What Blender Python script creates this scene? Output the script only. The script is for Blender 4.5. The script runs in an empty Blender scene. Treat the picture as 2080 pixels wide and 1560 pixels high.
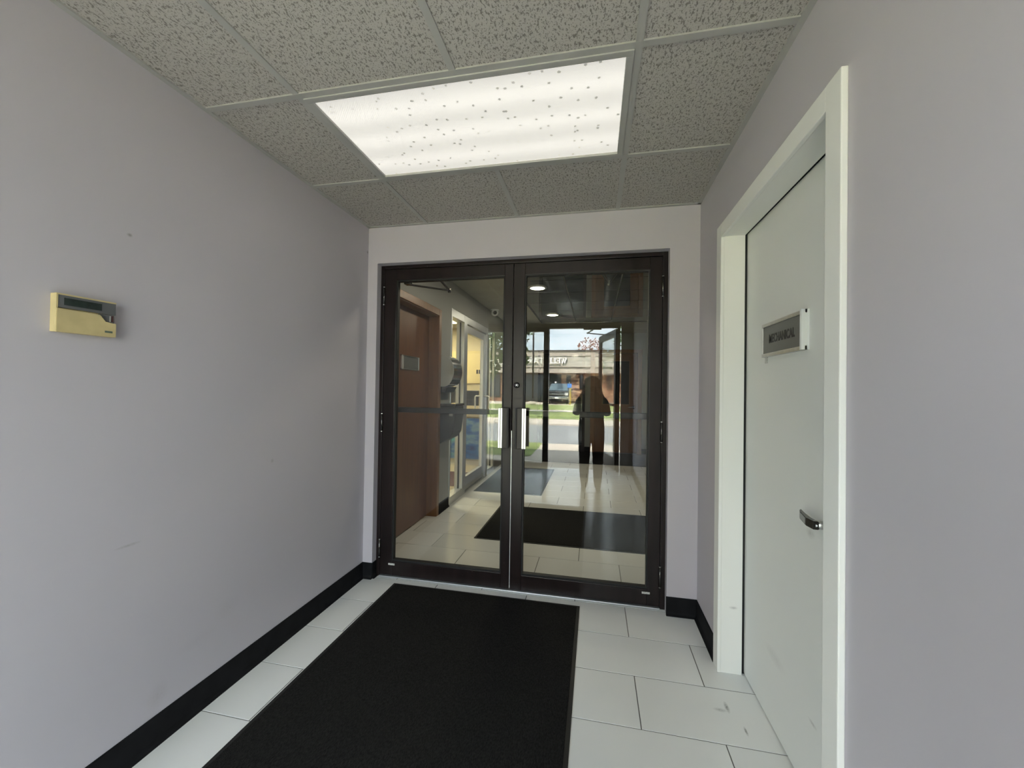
import bpy, bmesh, math, random
from mathutils import Vector, Matrix

sc = bpy.context.scene
col = sc.collection
random.seed(7)

# ------------------------------------------------------------------ camera
cam_d = bpy.data.cameras.new('camera'); cam = bpy.data.objects.new('camera', cam_d); col.objects.link(cam)
cam_d.sensor_width = 36.0; cam_d.lens = 14.064; cam_d.clip_start = 0.005; cam_d.clip_end = 400
_r = Vector((0.97919889, 0.20233861, 0.01512036)); _u = Vector((-0.01252584, -0.01409708, 0.99982217)); _w = Vector((-0.20251578, 0.97921415, 0.01126938))
CAM = Vector((0.0851, -2.4579, 1.2901))
cam.matrix_world = Matrix(((_r.x, _u.x, -_w.x, CAM.x), (_r.y, _u.y, -_w.y, CAM.y), (_r.z, _u.z, -_w.z, CAM.z), (0, 0, 0, 1)))
sc.camera = cam

# ------------------------------------------------------------------ view, world, sun
sc.view_settings.view_transform = 'Standard'; sc.view_settings.look = 'None'
sc.view_settings.gamma = 1.0; sc.view_settings.use_curve_mapping = False
sc.view_settings.exposure = 0.0
sc.cycles.use_denoising = True; sc.cycles.adaptive_threshold = 0.015
sc.cycles.max_bounces = 9; sc.cycles.diffuse_bounces = 4; sc.cycles.glossy_bounces = 5
sc.cycles.transmission_bounces = 8; sc.cycles.transparent_max_bounces = 24
sc.cycles.caustics_reflective = False; sc.cycles.caustics_refractive = False
sc.cycles.sample_clamp_indirect = 40.0

SKY = 15.0
world = bpy.data.worlds.new('sky'); sc.world = world; world.use_nodes = True
nt = world.node_tree; nt.nodes.clear()
def wn(t, **k):
    n = nt.nodes.new(t)
    for a, b in k.items(): setattr(n, a, b)
    return n
tc = wn('ShaderNodeTexCoord'); mp = wn('ShaderNodeMapping'); mp.inputs['Scale'].default_value = (2.2, 2.2, 9.0)
ns = wn('ShaderNodeTexNoise'); ns.inputs['Scale'].default_value = 1.6; ns.inputs['Detail'].default_value = 6; ns.inputs['Roughness'].default_value = 0.6
cr = wn('ShaderNodeValToRGB'); cr.color_ramp.elements[0].position = 0.36; cr.color_ramp.elements[0].color = (0.50, 0.62, 0.70, 1)
cr.color_ramp.elements[1].position = 0.56; cr.color_ramp.elements[1].color = (0.86, 0.95, 1.0, 1)
bg = wn('ShaderNodeBackground'); bg.inputs['Strength'].default_value = SKY; wo = wn('ShaderNodeOutputWorld')
nt.links.new(tc.outputs['Generated'], mp.inputs[0]); nt.links.new(mp.outputs[0], ns.inputs['Vector']); nt.links.new(ns.outputs['Fac'], cr.inputs[0])
nt.links.new(cr.outputs[0], bg.inputs['Color']); nt.links.new(bg.outputs[0], wo.inputs[0])

sun_d = bpy.data.lights.new('sun', 'SUN'); sun_d.energy = 70.0; sun_d.angle = 0.02; sun_d.color = (1.0, 0.94, 0.84)
sun = bpy.data.objects.new('sun', sun_d); col.objects.link(sun)
sun.rotation_euler = Vector((0.30, -0.72, -1.05)).to_track_quat('-Z', 'Y').to_euler()

def area(name, loc, direction, sx, sy, power, color=(1, 1, 1), portal=False):
    d = bpy.data.lights.new(name, 'AREA'); d.shape = 'RECTANGLE'; d.size = sx; d.size_y = sy; d.energy = power; d.color = color
    if portal: d.cycles.is_portal = True
    o = bpy.data.objects.new(name, d); col.objects.link(o); o.location = loc
    o.rotation_euler = Vector(direction).to_track_quat('-Z', 'Y').to_euler()
    return o
area('entrance_portal', (-0.8, -3.99, 1.15), (0, 1, 0), 2.7, 2.35, 1, portal=True)

# ------------------------------------------------------------------ constants
XL, XR, H = -1.435, 0.669, 2.367
GX, GY, T = -1.0118, -0.5643, 0.6096
YO = -3.92            # outer storefront
LX0, LX1, LY, LH = -1.46, 1.45, 6.0, 2.45      # lobby
TS, TW = 0.2917, 0.5904                        # floor tile rows / lengths

# ------------------------------------------------------------------ materials
def S(c): return tuple(((x / 255) / 12.92 if x / 255 <= 0.04045 else (((x / 255) + 0.055) / 1.055) ** 2.4) for x in c) + (1,)
def new_mat(name):
    m = bpy.data.materials.new(name); m.use_nodes = True
    t = m.node_tree; b = t.nodes['Principled BSDF']
    return m, t, b
def pos(t):
    g = t.nodes.new('ShaderNodeNewGeometry'); return g.outputs['Position']
def noise(t, scale, detail=3, rough=0.5, vec=None, stretch=None):
    n = t.nodes.new('ShaderNodeTexNoise'); n.inputs['Scale'].default_value = scale; n.inputs['Detail'].default_value = detail; n.inputs['Roughness'].default_value = rough
    v = vec or pos(t)
    if stretch:
        m = t.nodes.new('ShaderNodeMapping'); m.inputs['Scale'].default_value = stretch; t.links.new(v, m.inputs[0]); v = m.outputs[0]
    t.links.new(v, n.inputs['Vector']); return n.outputs['Fac']
def ramp(t, fac, stops):
    r = t.nodes.new('ShaderNodeValToRGB'); e = r.color_ramp.elements
    while len(e) < len(stops): e.new(0.5)
    for k, (p_, c_) in enumerate(stops): e[k].position = p_; e[k].color = c_ if len(c_) == 4 else tuple(c_) + (1,)
    t.links.new(fac, r.inputs[0]); return r.outputs[0]
def bump(t, b, fac, strength, dist=0.002):
    n = t.nodes.new('ShaderNodeBump'); n.inputs['Strength'].default_value = strength; n.inputs['Distance'].default_value = dist
    t.links.new(fac, n.inputs['Height']); t.links.new(n.outputs[0], b.inputs['Normal'])
def plain(name, c, rough=0.5, metal=0.0, var=0.04, scale=6.0, spec=0.5, bmp=None, emit=0.0):
    m, t, b = new_mat(name)
    lo = tuple(max(0, x * (1 - var)) for x in c[:3]) + (1,); hi = tuple(min(1, x * (1 + var)) for x in c[:3]) + (1,)
    t.links.new(ramp(t, noise(t, scale), [(0.35, lo), (0.65, hi)]), b.inputs['Base Color'])
    b.inputs['Roughness'].default_value = rough; b.inputs['Metallic'].default_value = metal; b.inputs['Specular IOR Level'].default_value = spec
    if bmp: bump(t, b, noise(t, bmp[0], 2), bmp[1], bmp[2] if len(bmp) > 2 else 0.001)
    if emit:
        b.inputs['Emission Color'].default_value = c[:3] + (1,); b.inputs['Emission Strength'].default_value = emit
    return m
def math_node(t, op, a, b_=None, clamp=False):
    n = t.nodes.new('ShaderNodeMath'); n.operation = op; n.use_clamp = clamp
    for i, v in enumerate((a, b_)):
        if v is None: continue
        if isinstance(v, (int, float)): n.inputs[i].default_value = v
        else: t.links.new(v, n.inputs[i])
    return n.outputs[0]
def mixc(t, fac, a, b_):
    n = t.nodes.new('ShaderNodeMix'); n.data_type = 'RGBA'
    for i, v in ((0, fac), (6, a), (7, b_)):
        if isinstance(v, (int, float)): n.inputs[i].default_value = v
        elif isinstance(v, tuple): n.inputs[i].default_value = v
        else: t.links.new(v, n.inputs[i])
    return n.outputs[2]
def marks_mask(t, marks):
    """elliptic scuffs with a noisy edge; marks = (centre, radii, strength)"""
    P = pos(t); out = None
    brk = noise(t, 140, 3)
    for c, r, s in marks:
        v = t.nodes.new('ShaderNodeVectorMath'); v.operation = 'SUBTRACT'; t.links.new(P, v.inputs[0]); v.inputs[1].default_value = c
        q = t.nodes.new('ShaderNodeVectorMath'); q.operation = 'DIVIDE'; t.links.new(v.outputs[0], q.inputs[0]); q.inputs[1].default_value = r
        l = t.nodes.new('ShaderNodeVectorMath'); l.operation = 'LENGTH'; t.links.new(q.outputs[0], l.inputs[0])
        f = math_node(t, 'SUBTRACT', 1.0, l.outputs['Value'], True)
        f = math_node(t, 'MULTIPLY', math_node(t, 'MULTIPLY', f, brk), s * 2.4, True)
        out = f if out is None else math_node(t, 'MAXIMUM', out, f)
    return out
def wall_mat(name, c, marks=(), dirt=(0.30, 0.28, 0.27, 1)):
    m, t, b = new_mat(name)
    lo = tuple(x * 0.965 for x in c[:3]) + (1,)
    base = ramp(t, noise(t, 1.3, 2), [(0.35, lo), (0.65, c)])
    if marks: base = mixc(t, marks_mask(t, marks), base, dirt)
    t.links.new(base, b.inputs['Base Color']); b.inputs['Roughness'].default_value = 0.55; b.inputs['Specular IOR Level'].default_value = 0.35
    return m

WALLC = (0.515, 0.487, 0.522, 1)
M = {}
M['wallplain'] = wall_mat('lavender_wall_paint_clean', WALLC)
M['wall'] = wall_mat('lavender_wall_paint', WALLC, [
    ((XL, -1.42, 1.781), (0.05, 0.010, 0.008), 1.0), ((XL, -1.40, 0.746), (0.05, 0.045, 0.006), 0.45), ((XL, -1.295, 0.172), (0.05, 0.04, 0.05), 0.2),
    ((XL, -0.795, 0.924), (0.05, 0.012, 0.012), 0.5), ((XL, -1.02, 0.34), (0.05, 0.07, 0.05), 0.10), ((XL, -1.15, 0.28), (0.05, 0.10, 0.03), 0.07),
    ((XL, -0.01, 2.20), (0.012, 0.012, 0.012), 1.2)])
M['lobbywall'] = wall_mat('grey_lobby_paint', (0.30, 0.30, 0.285, 1))
M['facade'] = plain('facade_paint', (0.42, 0.38, 0.34, 1), 0.8, var=0.1)
M['white'] = wall_mat('white_door_enamel', (0.76, 0.77, 0.74, 1), [((0.769, -0.75, 0.28), (0.05, 0.09, 0.03), 0.14), ((0.769, -1.0, 0.84), (0.05, 0.03, 0.02), 0.3), ((0.769, -1.02, 0.25), (0.05, 0.03, 0.008), 0.4)])
M['trimwhite'] = wall_mat('white_trim_enamel', (0.80, 0.80, 0.76, 1), [((0.72, -0.44, 0.30), (0.02, 0.05, 0.008), 0.5)])
M['blackrubber'] = plain('black_cove_rubber', (0.009, 0.009, 0.010, 1), 0.7, var=0.2, scale=14, spec=0.12)
M['black'] = plain('black_gasket', (0.006, 0.006, 0.006, 1), 0.6)
M['bronze'] = None
def bronze():
    m, t, b = new_mat('dark_bronze_anodised')
    base = ramp(t, noise(t, 3, 4, stretch=(6, 6, 0.6)), [(0.3, (0.0075, 0.0045, 0.0045, 1)), (0.7, (0.016, 0.0100, 0.0098, 1))])
    chips = ramp(t, noise(t, 95, 2), [(0.755, (0, 0, 0, 1)), (0.78, (1, 1, 1, 1))])
    base = mixc(t, math_node(t, 'MULTIPLY', chips, 0.5), base, (0.35, 0.33, 0.31, 1))
    t.links.new(base, b.inputs['Base Color']); b.inputs['Roughness'].default_value = 0.33; b.inputs['Specular IOR Level'].default_value = 0.3
    return m
M['bronze'] = bronze()
M['chrome'] = plain('polished_chrome', (0.80, 0.80, 0.80, 1), 0.12, 1.0, 0.02)
M['steel'] = plain('brushed_steel', (0.55, 0.55, 0.54, 1), 0.30, 1.0, 0.05, 40)
M['alu'] = plain('satin_aluminium', (0.62, 0.64, 0.66, 1), 0.34, 0.75, 0.03)
M['brightstrip'] = plain('bright_grip_insert', (0.86, 0.87, 0.86, 1), 0.25, 0.35, 0.02)
M['darkmetal'] = plain('dark_lever_metal', (0.10, 0.095, 0.09, 1), 0.22, 0.9, 0.1)
M['beigeplastic'] = plain('aged_cream_plastic', (0.56, 0.46, 0.235, 1), 0.45, var=0.07, scale=18)
M['greyplastic'] = plain('grey_keypad_plastic', (0.115, 0.118, 0.120, 1), 0.4, var=0.06)
M['lcd'] = plain('dark_lcd_glass', (0.018, 0.028, 0.024, 1), 0.15, var=0.25, scale=90)
M['badge'] = plain('dark_badge_print', (0.10, 0.14, 0.11, 1), 0.4)
M['signgrey'] = plain('sign_insert_grey', (0.115, 0.117, 0.110, 1), 0.35, var=0.04)
M['signblack'] = plain('sign_lettering_black', (0.006, 0.006, 0.006, 1), 0.4)
M['acrylic'] = plain('frosted_sign_edge', (0.86, 0.87, 0.85, 1), 0.25, var=0.01)
M['paper'] = plain('white_rating_label', (0.55, 0.55, 0.52, 1), 0.6, var=0.3, scale=220)

def glass(name, k=1.0, tint=(0.86, 0.88, 0.86, 1)):
    m, t, b = new_mat(name); t.nodes.remove(b); out = t.nodes['Material Output']
    tr = t.nodes.new('ShaderNodeBsdfTransparent'); tr.inputs[0].default_value = tint
    gl = t.nodes.new('ShaderNodeBsdfGlossy'); gl.inputs['Color'].default_value = (0.96, 0.98, 1.0, 1); gl.inputs['Roughness'].default_value = 0.0
    g = t.nodes.new('ShaderNodeNewGeometry'); dt = t.nodes.new('ShaderNodeVectorMath'); dt.operation = 'DOT_PRODUCT'
    t.links.new(g.outputs['Incoming'], dt.inputs[0]); t.links.new(g.outputs['Normal'], dt.inputs[1])
    c1 = math_node(t, 'SUBTRACT', 1.0, math_node(t, 'ABSOLUTE', dt.outputs['Value']), True)
    f = math_node(t, 'ADD', math_node(t, 'MULTIPLY', math_node(t, 'POWER', c1, 5.0), 0.957), 0.043 * k, True)
    mx = t.nodes.new('ShaderNodeMixShader'); t.links.new(f, mx.inputs[0]); t.links.new(tr.outputs[0], mx.inputs[1]); t.links.new(gl.outputs[0], mx.inputs[2])
    t.links.new(mx.outputs[0], out.inputs[0]); return m
M['glass'] = glass('tinted_door_glass', 0.88, (0.91, 0.92, 0.90, 1))
M['clearglass'] = glass('clear_partition_glass', 1.0, (0.96, 0.97, 0.96, 1))
M['darkglass'] = plain('dark_door_glass', (0.02, 0.023, 0.024, 1), 0.06, 0.0, 0.1, spec=0.6)

def tile_mat(name, c, marks=()):
    m, t, b = new_mat(name)
    oi = t.nodes.new('ShaderNodeObjectInfo')
    n = noise(t, 2.4, 2)
    base = ramp(t, n, [(0.3, tuple(x * 0.96 for x in c[:3]) + (1,)), (0.7, c)])
    v = math_node(t, 'ADD', math_node(t, 'MULTIPLY', oi.outputs['Random'], 0.05), 0.95)
    sc_ = t.nodes.new('ShaderNodeVectorMath'); sc_.operation = 'SCALE'; t.links.new(base, sc_.inputs[0]); t.links.new(v, sc_.inputs['Scale'])
    base = mixc(t, marks_mask(t, marks), sc_.outputs[0], (0.12, 0.11, 0.10, 1)) if marks else sc_.outputs[0]
    t.links.new(base, b.inputs['Base Color']); b.inputs['Roughness'].default_value = 0.22; b.inputs['Specular IOR Level'].default_value = 0.5
    return m
M['tile'] = tile_mat('white_porcelain_tile', (0.78, 0.785, 0.77, 1))
M['scufftile'] = tile_mat('scuffed_porcelain_tile', (0.78, 0.785, 0.77, 1), [((0.63, -0.66, 0), (0.010, 0.035, 0.05), 0.6), ((0.60, -0.68, 0), (0.030, 0.012, 0.05), 0.35), ((0.665, -0.77, 0), (0.006, 0.025, 0.05), 0.7)])
M['grout'] = plain('grey_grout', (0.13, 0.125, 0.12, 1), 0.9)

def mat_pile(name, c):
    m, t, b = new_mat(name)
    base = ramp(t, noise(t, 260, 2, stretch=(1, 0.35, 1)), [(0.3, tuple(x * 0.45 for x in c) + (1,)), (0.7, tuple(x * 1.6 for x in c) + (1,))])
    t.links.new(base, b.inputs['Base Color']); b.inputs['Roughness'].default_value = 0.95; b.inputs['Specular IOR Level'].default_value = 0.1
    bump(t, b, noise(t, 330, 2), 0.8, 0.004)
    return m
M['pile'] = mat_pile('black_mat_pile', (0.0135, 0.0130, 0.0122))
M['matrubber'] = plain('mat_rubber_edge', (0.008, 0.008, 0.008, 1), 0.6)

def ceiling_tile_mat():
    m, t, b = new_mat('fissured_ceiling_tile')
    f1 = noise(t, 135, 2, 0.6, stretch=(1.0, 0.5, 1)); f2 = noise(t, 230, 1, 0.5)
    fis = ramp(t, f1, [(0.37, (0, 0, 0, 1)), (0.45, (1, 1, 1, 1))]); pin = ramp(t, f2, [(0.32, (0, 0, 0, 1)), (0.40, (1, 1, 1, 1))])
    k = math_node(t, 'MULTIPLY', fis, pin)
    base = mixc(t, k, (0.18, 0.168, 0.15, 1), (0.455, 0.428, 0.395, 1))
    base = mixc(t, math_node(t, 'MULTIPLY', noise(t, 1.1, 2), 0.25), base, (0.44, 0.42, 0.375, 1))
    t.links.new(base, b.inputs['Base Color']); b.inputs['Roughness'].default_value = 0.95; b.inputs['Specular IOR Level'].default_value = 0.1
    return m
M['ctile'] = ceiling_tile_mat()
M['tee'] = plain('ceiling_grid_enamel', (0.385, 0.378, 0.355, 1), 0.45, var=0.05)
M['plenum'] = plain('plenum_board', (0.05, 0.05, 0.05, 1), 0.9)

def diffuser_mat():
    m, t, b = new_mat('prismatic_diffuser')
    P = pos(t); sep = t.nodes.new('ShaderNodeSeparateXYZ'); t.links.new(P, sep.inputs[0])
    # three fluorescent tubes shine through as soft bands along the fixture
    band = None
    for yy in (-1.03, -0.865, -0.70):
        d = math_node(t, 'DIVIDE', math_node(t, 'SUBTRACT', sep.outputs['Y'], yy), 0.055)
        g = math_node(t, 'POWER', 2.718, math_node(t, 'MULTIPLY', math_node(t, 'MULTIPLY', d, d), -1.0))
        band = g if band is None else math_node(t, 'ADD', band, g)
    def grid(a): return math_node(t, 'SINE', math_node(t, 'MULTIPLY', a, 2 * math.pi / 0.0100))
    pr = math_node(t, 'MULTIPLY', math_node(t, 'ADD', math_node(t, 'MULTIPLY', grid(sep.outputs['X']), grid(sep.outputs['Y'])), 1.0), 0.5)
    st = math_node(t, 'ADD', math_node(t, 'MULTIPLY', band, 0.19), 0.60)
    st = math_node(t, 'MULTIPLY', st, math_node(t, 'ADD', math_node(t, 'MULTIPLY', pr, 0.42), 0.74))
    # dust and insects lying inside the lens
    vo = t.nodes.new('ShaderNodeTexVoronoi'); vo.voronoi_dimensions = '2D'; vo.inputs['Scale'].default_value = 15; t.links.new(P, vo.inputs['Vector'])
    speck = ramp(t, math_node(t, 'ADD', vo.outputs['Distance'], math_node(t, 'MULTIPLY', noise(t, 120, 2), 0.12)), [(0.115, (1, 1, 1, 1)), (0.17, (0, 0, 0, 1))])
    clus = ramp(t, noise(t, 3.5, 2), [(0.34, (0, 0, 0, 1)), (0.54, (1, 1, 1, 1))])
    dk = math_node(t, 'MULTIPLY', math_node(t, 'MULTIPLY', speck, clus), 0.72)
    st = math_node(t, 'MULTIPLY', st, math_node(t, 'SUBTRACT', 1.0, dk))
    b.inputs['Base Color'].default_value = (0.5, 0.5, 0.48, 1); b.inputs['Roughness'].default_value = 0.3
    b.inputs['Emission Color'].default_value = (1.0, 0.955, 0.875, 1); t.links.new(st, b.inputs['Emission Strength'])
    return m
M['diffuser'] = diffuser_mat()

def wood(name, c, axis=2, rough=0.35):
    m, t, b = new_mat(name)
    s = [9, 9, 9]; s[axis] = 0.7
    n = noise(t, 3.0, 5, 0.6, stretch=tuple(s))
    t.links.new(ramp(t, n, [(0.25, tuple(x * 0.72 for x in c) + (1,)), (0.75, tuple(x * 1.18 for x in c) + (1,))]), b.inputs['Base Color'])
    b.inputs['Roughness'].default_value = rough; return m
M['wood'] = wood('stained_oak_door', (0.150, 0.056, 0.010))
M['woodtrim'] = wood('stained_oak_trim', (0.21, 0.092, 0.030))
M['lobbyceil'] = plain('glossy_lobby_panel', (0.50, 0.47, 0.42, 1), 0.015, 1.0, 0.02)
M['plaster'] = plain('beige_plaster', (0.42, 0.41, 0.35, 1), 0.7)
M['yellow'] = plain('yellow_painted_board', (0.78, 0.66, 0.34, 1), 0.6)
M['cream'] = plain('cream_room_paint', (0.62, 0.55, 0.38, 1), 0.7)
M['beigetile'] = plain('beige_room_floor', (0.60, 0.52, 0.36, 1), 0.35)
M['maroon'] = plain('maroon_floor_band', (0.085, 0.020, 0.022, 1), 0.45)
M['monitor'] = plain('dark_monitor_case', (0.02, 0.02, 0.02, 1), 0.4)
def bluepanel():
    m, t, b = new_mat('blue_printed_panel')
    n = noise(t, 2.2, 4, 0.6, stretch=(1, 1, 2.4))
    t.links.new(ramp(t, n, [(0.34, (0.010, 0.03, 0.26, 1)), (0.47, (0.03, 0.16, 0.55, 1)), (0.56, (0.20, 0.36, 0.62, 1)), (0.68, (0.08, 0.42, 0.55, 1))]), b.inputs['Base Color'])
    b.inputs['Roughness'].default_value = 0.3; return m
M['bluepanel'] = bluepanel()
def emis(name, c, s):
    m, t, b = new_mat(name); b.inputs['Base Color'].default_value = c; b.inputs['Emission Color'].default_value = c; b.inputs['Emission Strength'].default_value = s
    return m
M['downlight'] = emis('downlight_lens', (1.0, 0.95, 0.78, 1), 6.0)
M['roompanel'] = emis('warm_panel_lens', (1.0, 0.88, 0.58, 1), 3.5)
M['concrete'] = plain('pale_concrete', (0.52, 0.455, 0.38, 1), 0.9, var=0.12, scale=2)
M['asphalt'] = plain('grey_asphalt', (0.23, 0.235, 0.235, 1), 0.95, var=0.12, scale=1.2)
M['grass'] = plain('lawn_grass', (0.19, 0.235, 0.065, 1), 0.95, var=0.35, scale=3)
M['fascia'] = plain('fascia_taupe', (0.40, 0.35, 0.30, 1), 0.8, var=0.03)
M['fasciapanel'] = plain('fascia_cream', (0.44, 0.41, 0.355, 1), 0.8, var=0.02)
M['coping'] = plain('dark_coping', (0.07, 0.06, 0.06, 1), 0.6)
M['signwhite'] = plain('sign_letter_white', (0.95, 0.95, 0.94, 1), 0.5)
def stone():
    m, t, b = new_mat('brown_split_stone')
    v = t.nodes.new('ShaderNodeTexVoronoi'); v.inputs['Scale'].default_value = 3.2
    mpn = t.nodes.new('ShaderNodeMapping'); mpn.inputs['Scale'].default_value = (0.7, 1, 2.2); t.links.new(pos(t), mpn.inputs[0]); t.links.new(mpn.outputs[0], v.inputs['Vector'])
    sp = t.nodes.new('ShaderNodeSeparateColor'); t.links.new(v.outputs['Color'], sp.inputs[0])
    t.links.new(ramp(t, sp.outputs[0], [(0.0, (0.10, 0.045, 0.025, 1)), (0.5, (0.26, 0.13, 0.075, 1)), (1.0, (0.42, 0.28, 0.17, 1))]), b.inputs['Base Color'])
    b.inputs['Roughness'].default_value = 0.9; bump(t, b, v.outputs['Distance'], 0.6, 0.05); return m
M['stone'] = stone()
M['carpaint'] = plain('dark_truck_paint', (0.018, 0.020, 0.024, 1), 0.18, 0.3, 0.05)
M['tyre'] = plain('tyre_rubber', (0.012, 0.012, 0.012, 1), 0.8)
M['yellowpaint'] = plain('safety_yellow', (0.75, 0.55, 0.03, 1), 0.5)
M['bluesign'] = plain('parking_sign_blue', (0.05, 0.18, 0.55, 1), 0.5)
M['bark'] = plain('tree_bark', (0.06, 0.045, 0.035, 1), 0.95, var=0.3)
M['leafgreen'] = plain('green_leaves', (0.06, 0.11, 0.03, 1), 0.8, var=0.5, scale=8)
M['leaforange'] = plain('orange_leaves', (0.42, 0.15, 0.05, 1), 0.8, var=0.4, scale=8)
M['cloth'] = plain('dark_jacket_cloth', (0.022, 0.023, 0.026, 1), 0.9, var=0.2)
def clothes():
    m, t, b = new_mat('jacket_trousers_and_hands')
    tcn = t.nodes.new('ShaderNodeTexCoord'); sp = t.nodes.new('ShaderNodeSeparateXYZ'); t.links.new(tcn.outputs['Object'], sp.inputs[0])
    wv = noise(t, 90, 2)
    legs = math_node(t, 'LESS_THAN', sp.outputs['Z'], 0.74); shoe = math_node(t, 'LESS_THAN', sp.outputs['Z'], 0.062)
    hand = math_node(t, 'MULTIPLY', math_node(t, 'GREATER_THAN', sp.outputs['Z'], 1.235), math_node(t, 'GREATER_THAN', sp.outputs['Y'], 0.145))
    c = ramp(t, wv, [(0.3, (0.018, 0.018, 0.020, 1)), (0.7, (0.032, 0.032, 0.036, 1))])
    c = mixc(t, legs, c, (0.010, 0.011, 0.016, 1)); c = mixc(t, shoe, c, (0.16, 0.15, 0.14, 1)); c = mixc(t, hand, c, (0.42, 0.25, 0.18, 1))
    t.links.new(c, b.inputs['Base Color']); b.inputs['Roughness'].default_value = 0.85; return m
M['cloth'] = clothes()
M['skin'] = plain('skin_tone', (0.42, 0.25, 0.18, 1), 0.55)
M['hair'] = plain('dark_brown_hair', (0.020, 0.013, 0.009, 1), 0.5, var=0.3, scale=60)

# ------------------------------------------------------------------ helpers
def link(o, parent=None):
    col.objects.link(o)
    if parent is not None:
        o.parent = parent; o.matrix_parent_inverse = Matrix.Translation(-parent.location)
    return o
def tag(o, label=None, cat=None, group=None, kind=None):
    if label: o['label'] = label
    if cat: o['category'] = cat
    if group: o['group'] = group
    if kind: o['kind'] = kind
    return o
def empty(name, loc, label=None, cat=None, group=None, kind=None):
    o = bpy.data.objects.new(name, None); o.location = loc; o.empty_display_size = 0.05; col.objects.link(o)
    return tag(o, label, cat, group, kind)
def from_bm(name, bm, mat, parent=None, smooth=False, center=None):
    bm.normal_update(); bmesh.ops.recalc_face_normals(bm, faces=bm.faces[:])
    if center is None:
        lo = Vector((min(v.co[i] for v in bm.verts) for i in range(3))); hi = Vector((max(v.co[i] for v in bm.verts) for i in range(3)))
        center = Vector(((lo.x + hi.x) / 2, (lo.y + hi.y) / 2, lo.z))
    bmesh.ops.translate(bm, verts=bm.verts[:], vec=-Vector(center))
    me = bpy.data.meshes.new(name); bm.to_mesh(me); bm.free()
    me.materials.append(mat)
    if smooth:
        for p_ in me.polygons: p_.use_smooth = True
    o = bpy.data.objects.new(name, me); o.location = center
    return link(o, parent)
def add_box(bm, x0, x1, y0, y1, z0, z1):
    x0, x1 = sorted((x0, x1)); y0, y1 = sorted((y0, y1)); z0, z1 = sorted((z0, z1))
    v = [bm.verts.new(c) for c in ((x0, y0, z0), (x1, y0, z0), (x1, y1, z0), (x0, y1, z0), (x0, y0, z1), (x1, y0, z1), (x1, y1, z1), (x0, y1, z1))]
    fs = [bm.faces.new([v[i] for i in f]) for f in ((0, 3, 2, 1), (4, 5, 6, 7), (0, 1, 5, 4), (1, 2, 6, 5), (2, 3, 7, 6), (3, 0, 4, 7))]
    return v, fs
def box(name, x0, x1, y0, y1, z0, z1, mat, parent=None, bev=0.0, seg=2):
    bm = bmesh.new(); add_box(bm, x0, x1, y0, y1, z0, z1)
    if bev: bmesh.ops.bevel(bm, geom=bm.edges[:], offset=bev, segments=seg, affect='EDGES', profile=0.6)
    return from_bm(name, bm, mat, parent, smooth=False)
def boxes(name, lst, mat, parent=None, bev=0.0):
    bm = bmesh.new()
    for b in lst: add_box(bm, *b)
    if bev: bmesh.ops.bevel(bm, geom=bm.edges[:], offset=bev, segments=2, affect='EDGES')
    return from_bm(name, bm, mat, parent)
def prism(name, pts, axis, a0, a1, mat, parent=None, bev=0.0, smooth=False):
    """polygon pts (2D in the other two axes, in xyz order) extruded along axis"""
    bm = bmesh.new(); A, B = [], []
    for p_ in pts:
        def mk(a):
            c = list(p_); c.insert(axis, a); return bm.verts.new(c)
        A.append(mk(a0)); B.append(mk(a1))
    bm.faces.new(A); bm.faces.new(B[::-1]); n = len(pts)
    for i in range(n): bm.faces.new((A[i], A[(i + 1) % n], B[(i + 1) % n], B[i]))
    if bev: bmesh.ops.bevel(bm, geom=bm.edges[:], offset=bev, segments=2, affect='EDGES')
    return from_bm(name, bm, mat, parent, smooth)
def tube(name, pts, r, mat, parent=None, n=12, r1=None):
    bm = bmesh.new(); pts = [Vector(p_) for p_ in pts]; rings = []
    up = Vector((0, 0, 1)); prev = None
    for i, p_ in enumerate(pts):
        d = (pts[min(i + 1, len(pts) - 1)] - pts[max(i - 1, 0)]).normalized()
        a = d.orthogonal().normalized() if prev is None else (prev - d * prev.dot(d)).normalized()
        prev = a; b_ = d.cross(a)
        rr = r if r1 is None else r + (r1 - r) * i / (len(pts) - 1)
        rings.append([bm.verts.new(p_ + (a * math.cos(2 * math.pi * k / n) + b_ * math.sin(2 * math.pi * k / n)) * rr) for k in range(n)])
    for i in range(len(rings) - 1):
        for k in range(n): bm.faces.new((rings[i][k], rings[i][(k + 1) % n], rings[i + 1][(k + 1) % n], rings[i + 1][k]))
    bm.faces.new(rings[0][::-1]); bm.faces.new(rings[-1])
    return from_bm(name, bm, mat, parent, smooth=(n > 8))
def arc(c, r, a0, a1, n, plane='xz', fix=0.0):
    out = []
    for k in range(n + 1):
        a = math.radians(a0 + (a1 - a0) * k / n); out.append((c[0] + r * math.cos(a), c[1] + r * math.sin(a)))
    return out
def struct(o, label, cat): return tag(o, label, cat, kind='structure')

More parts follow.
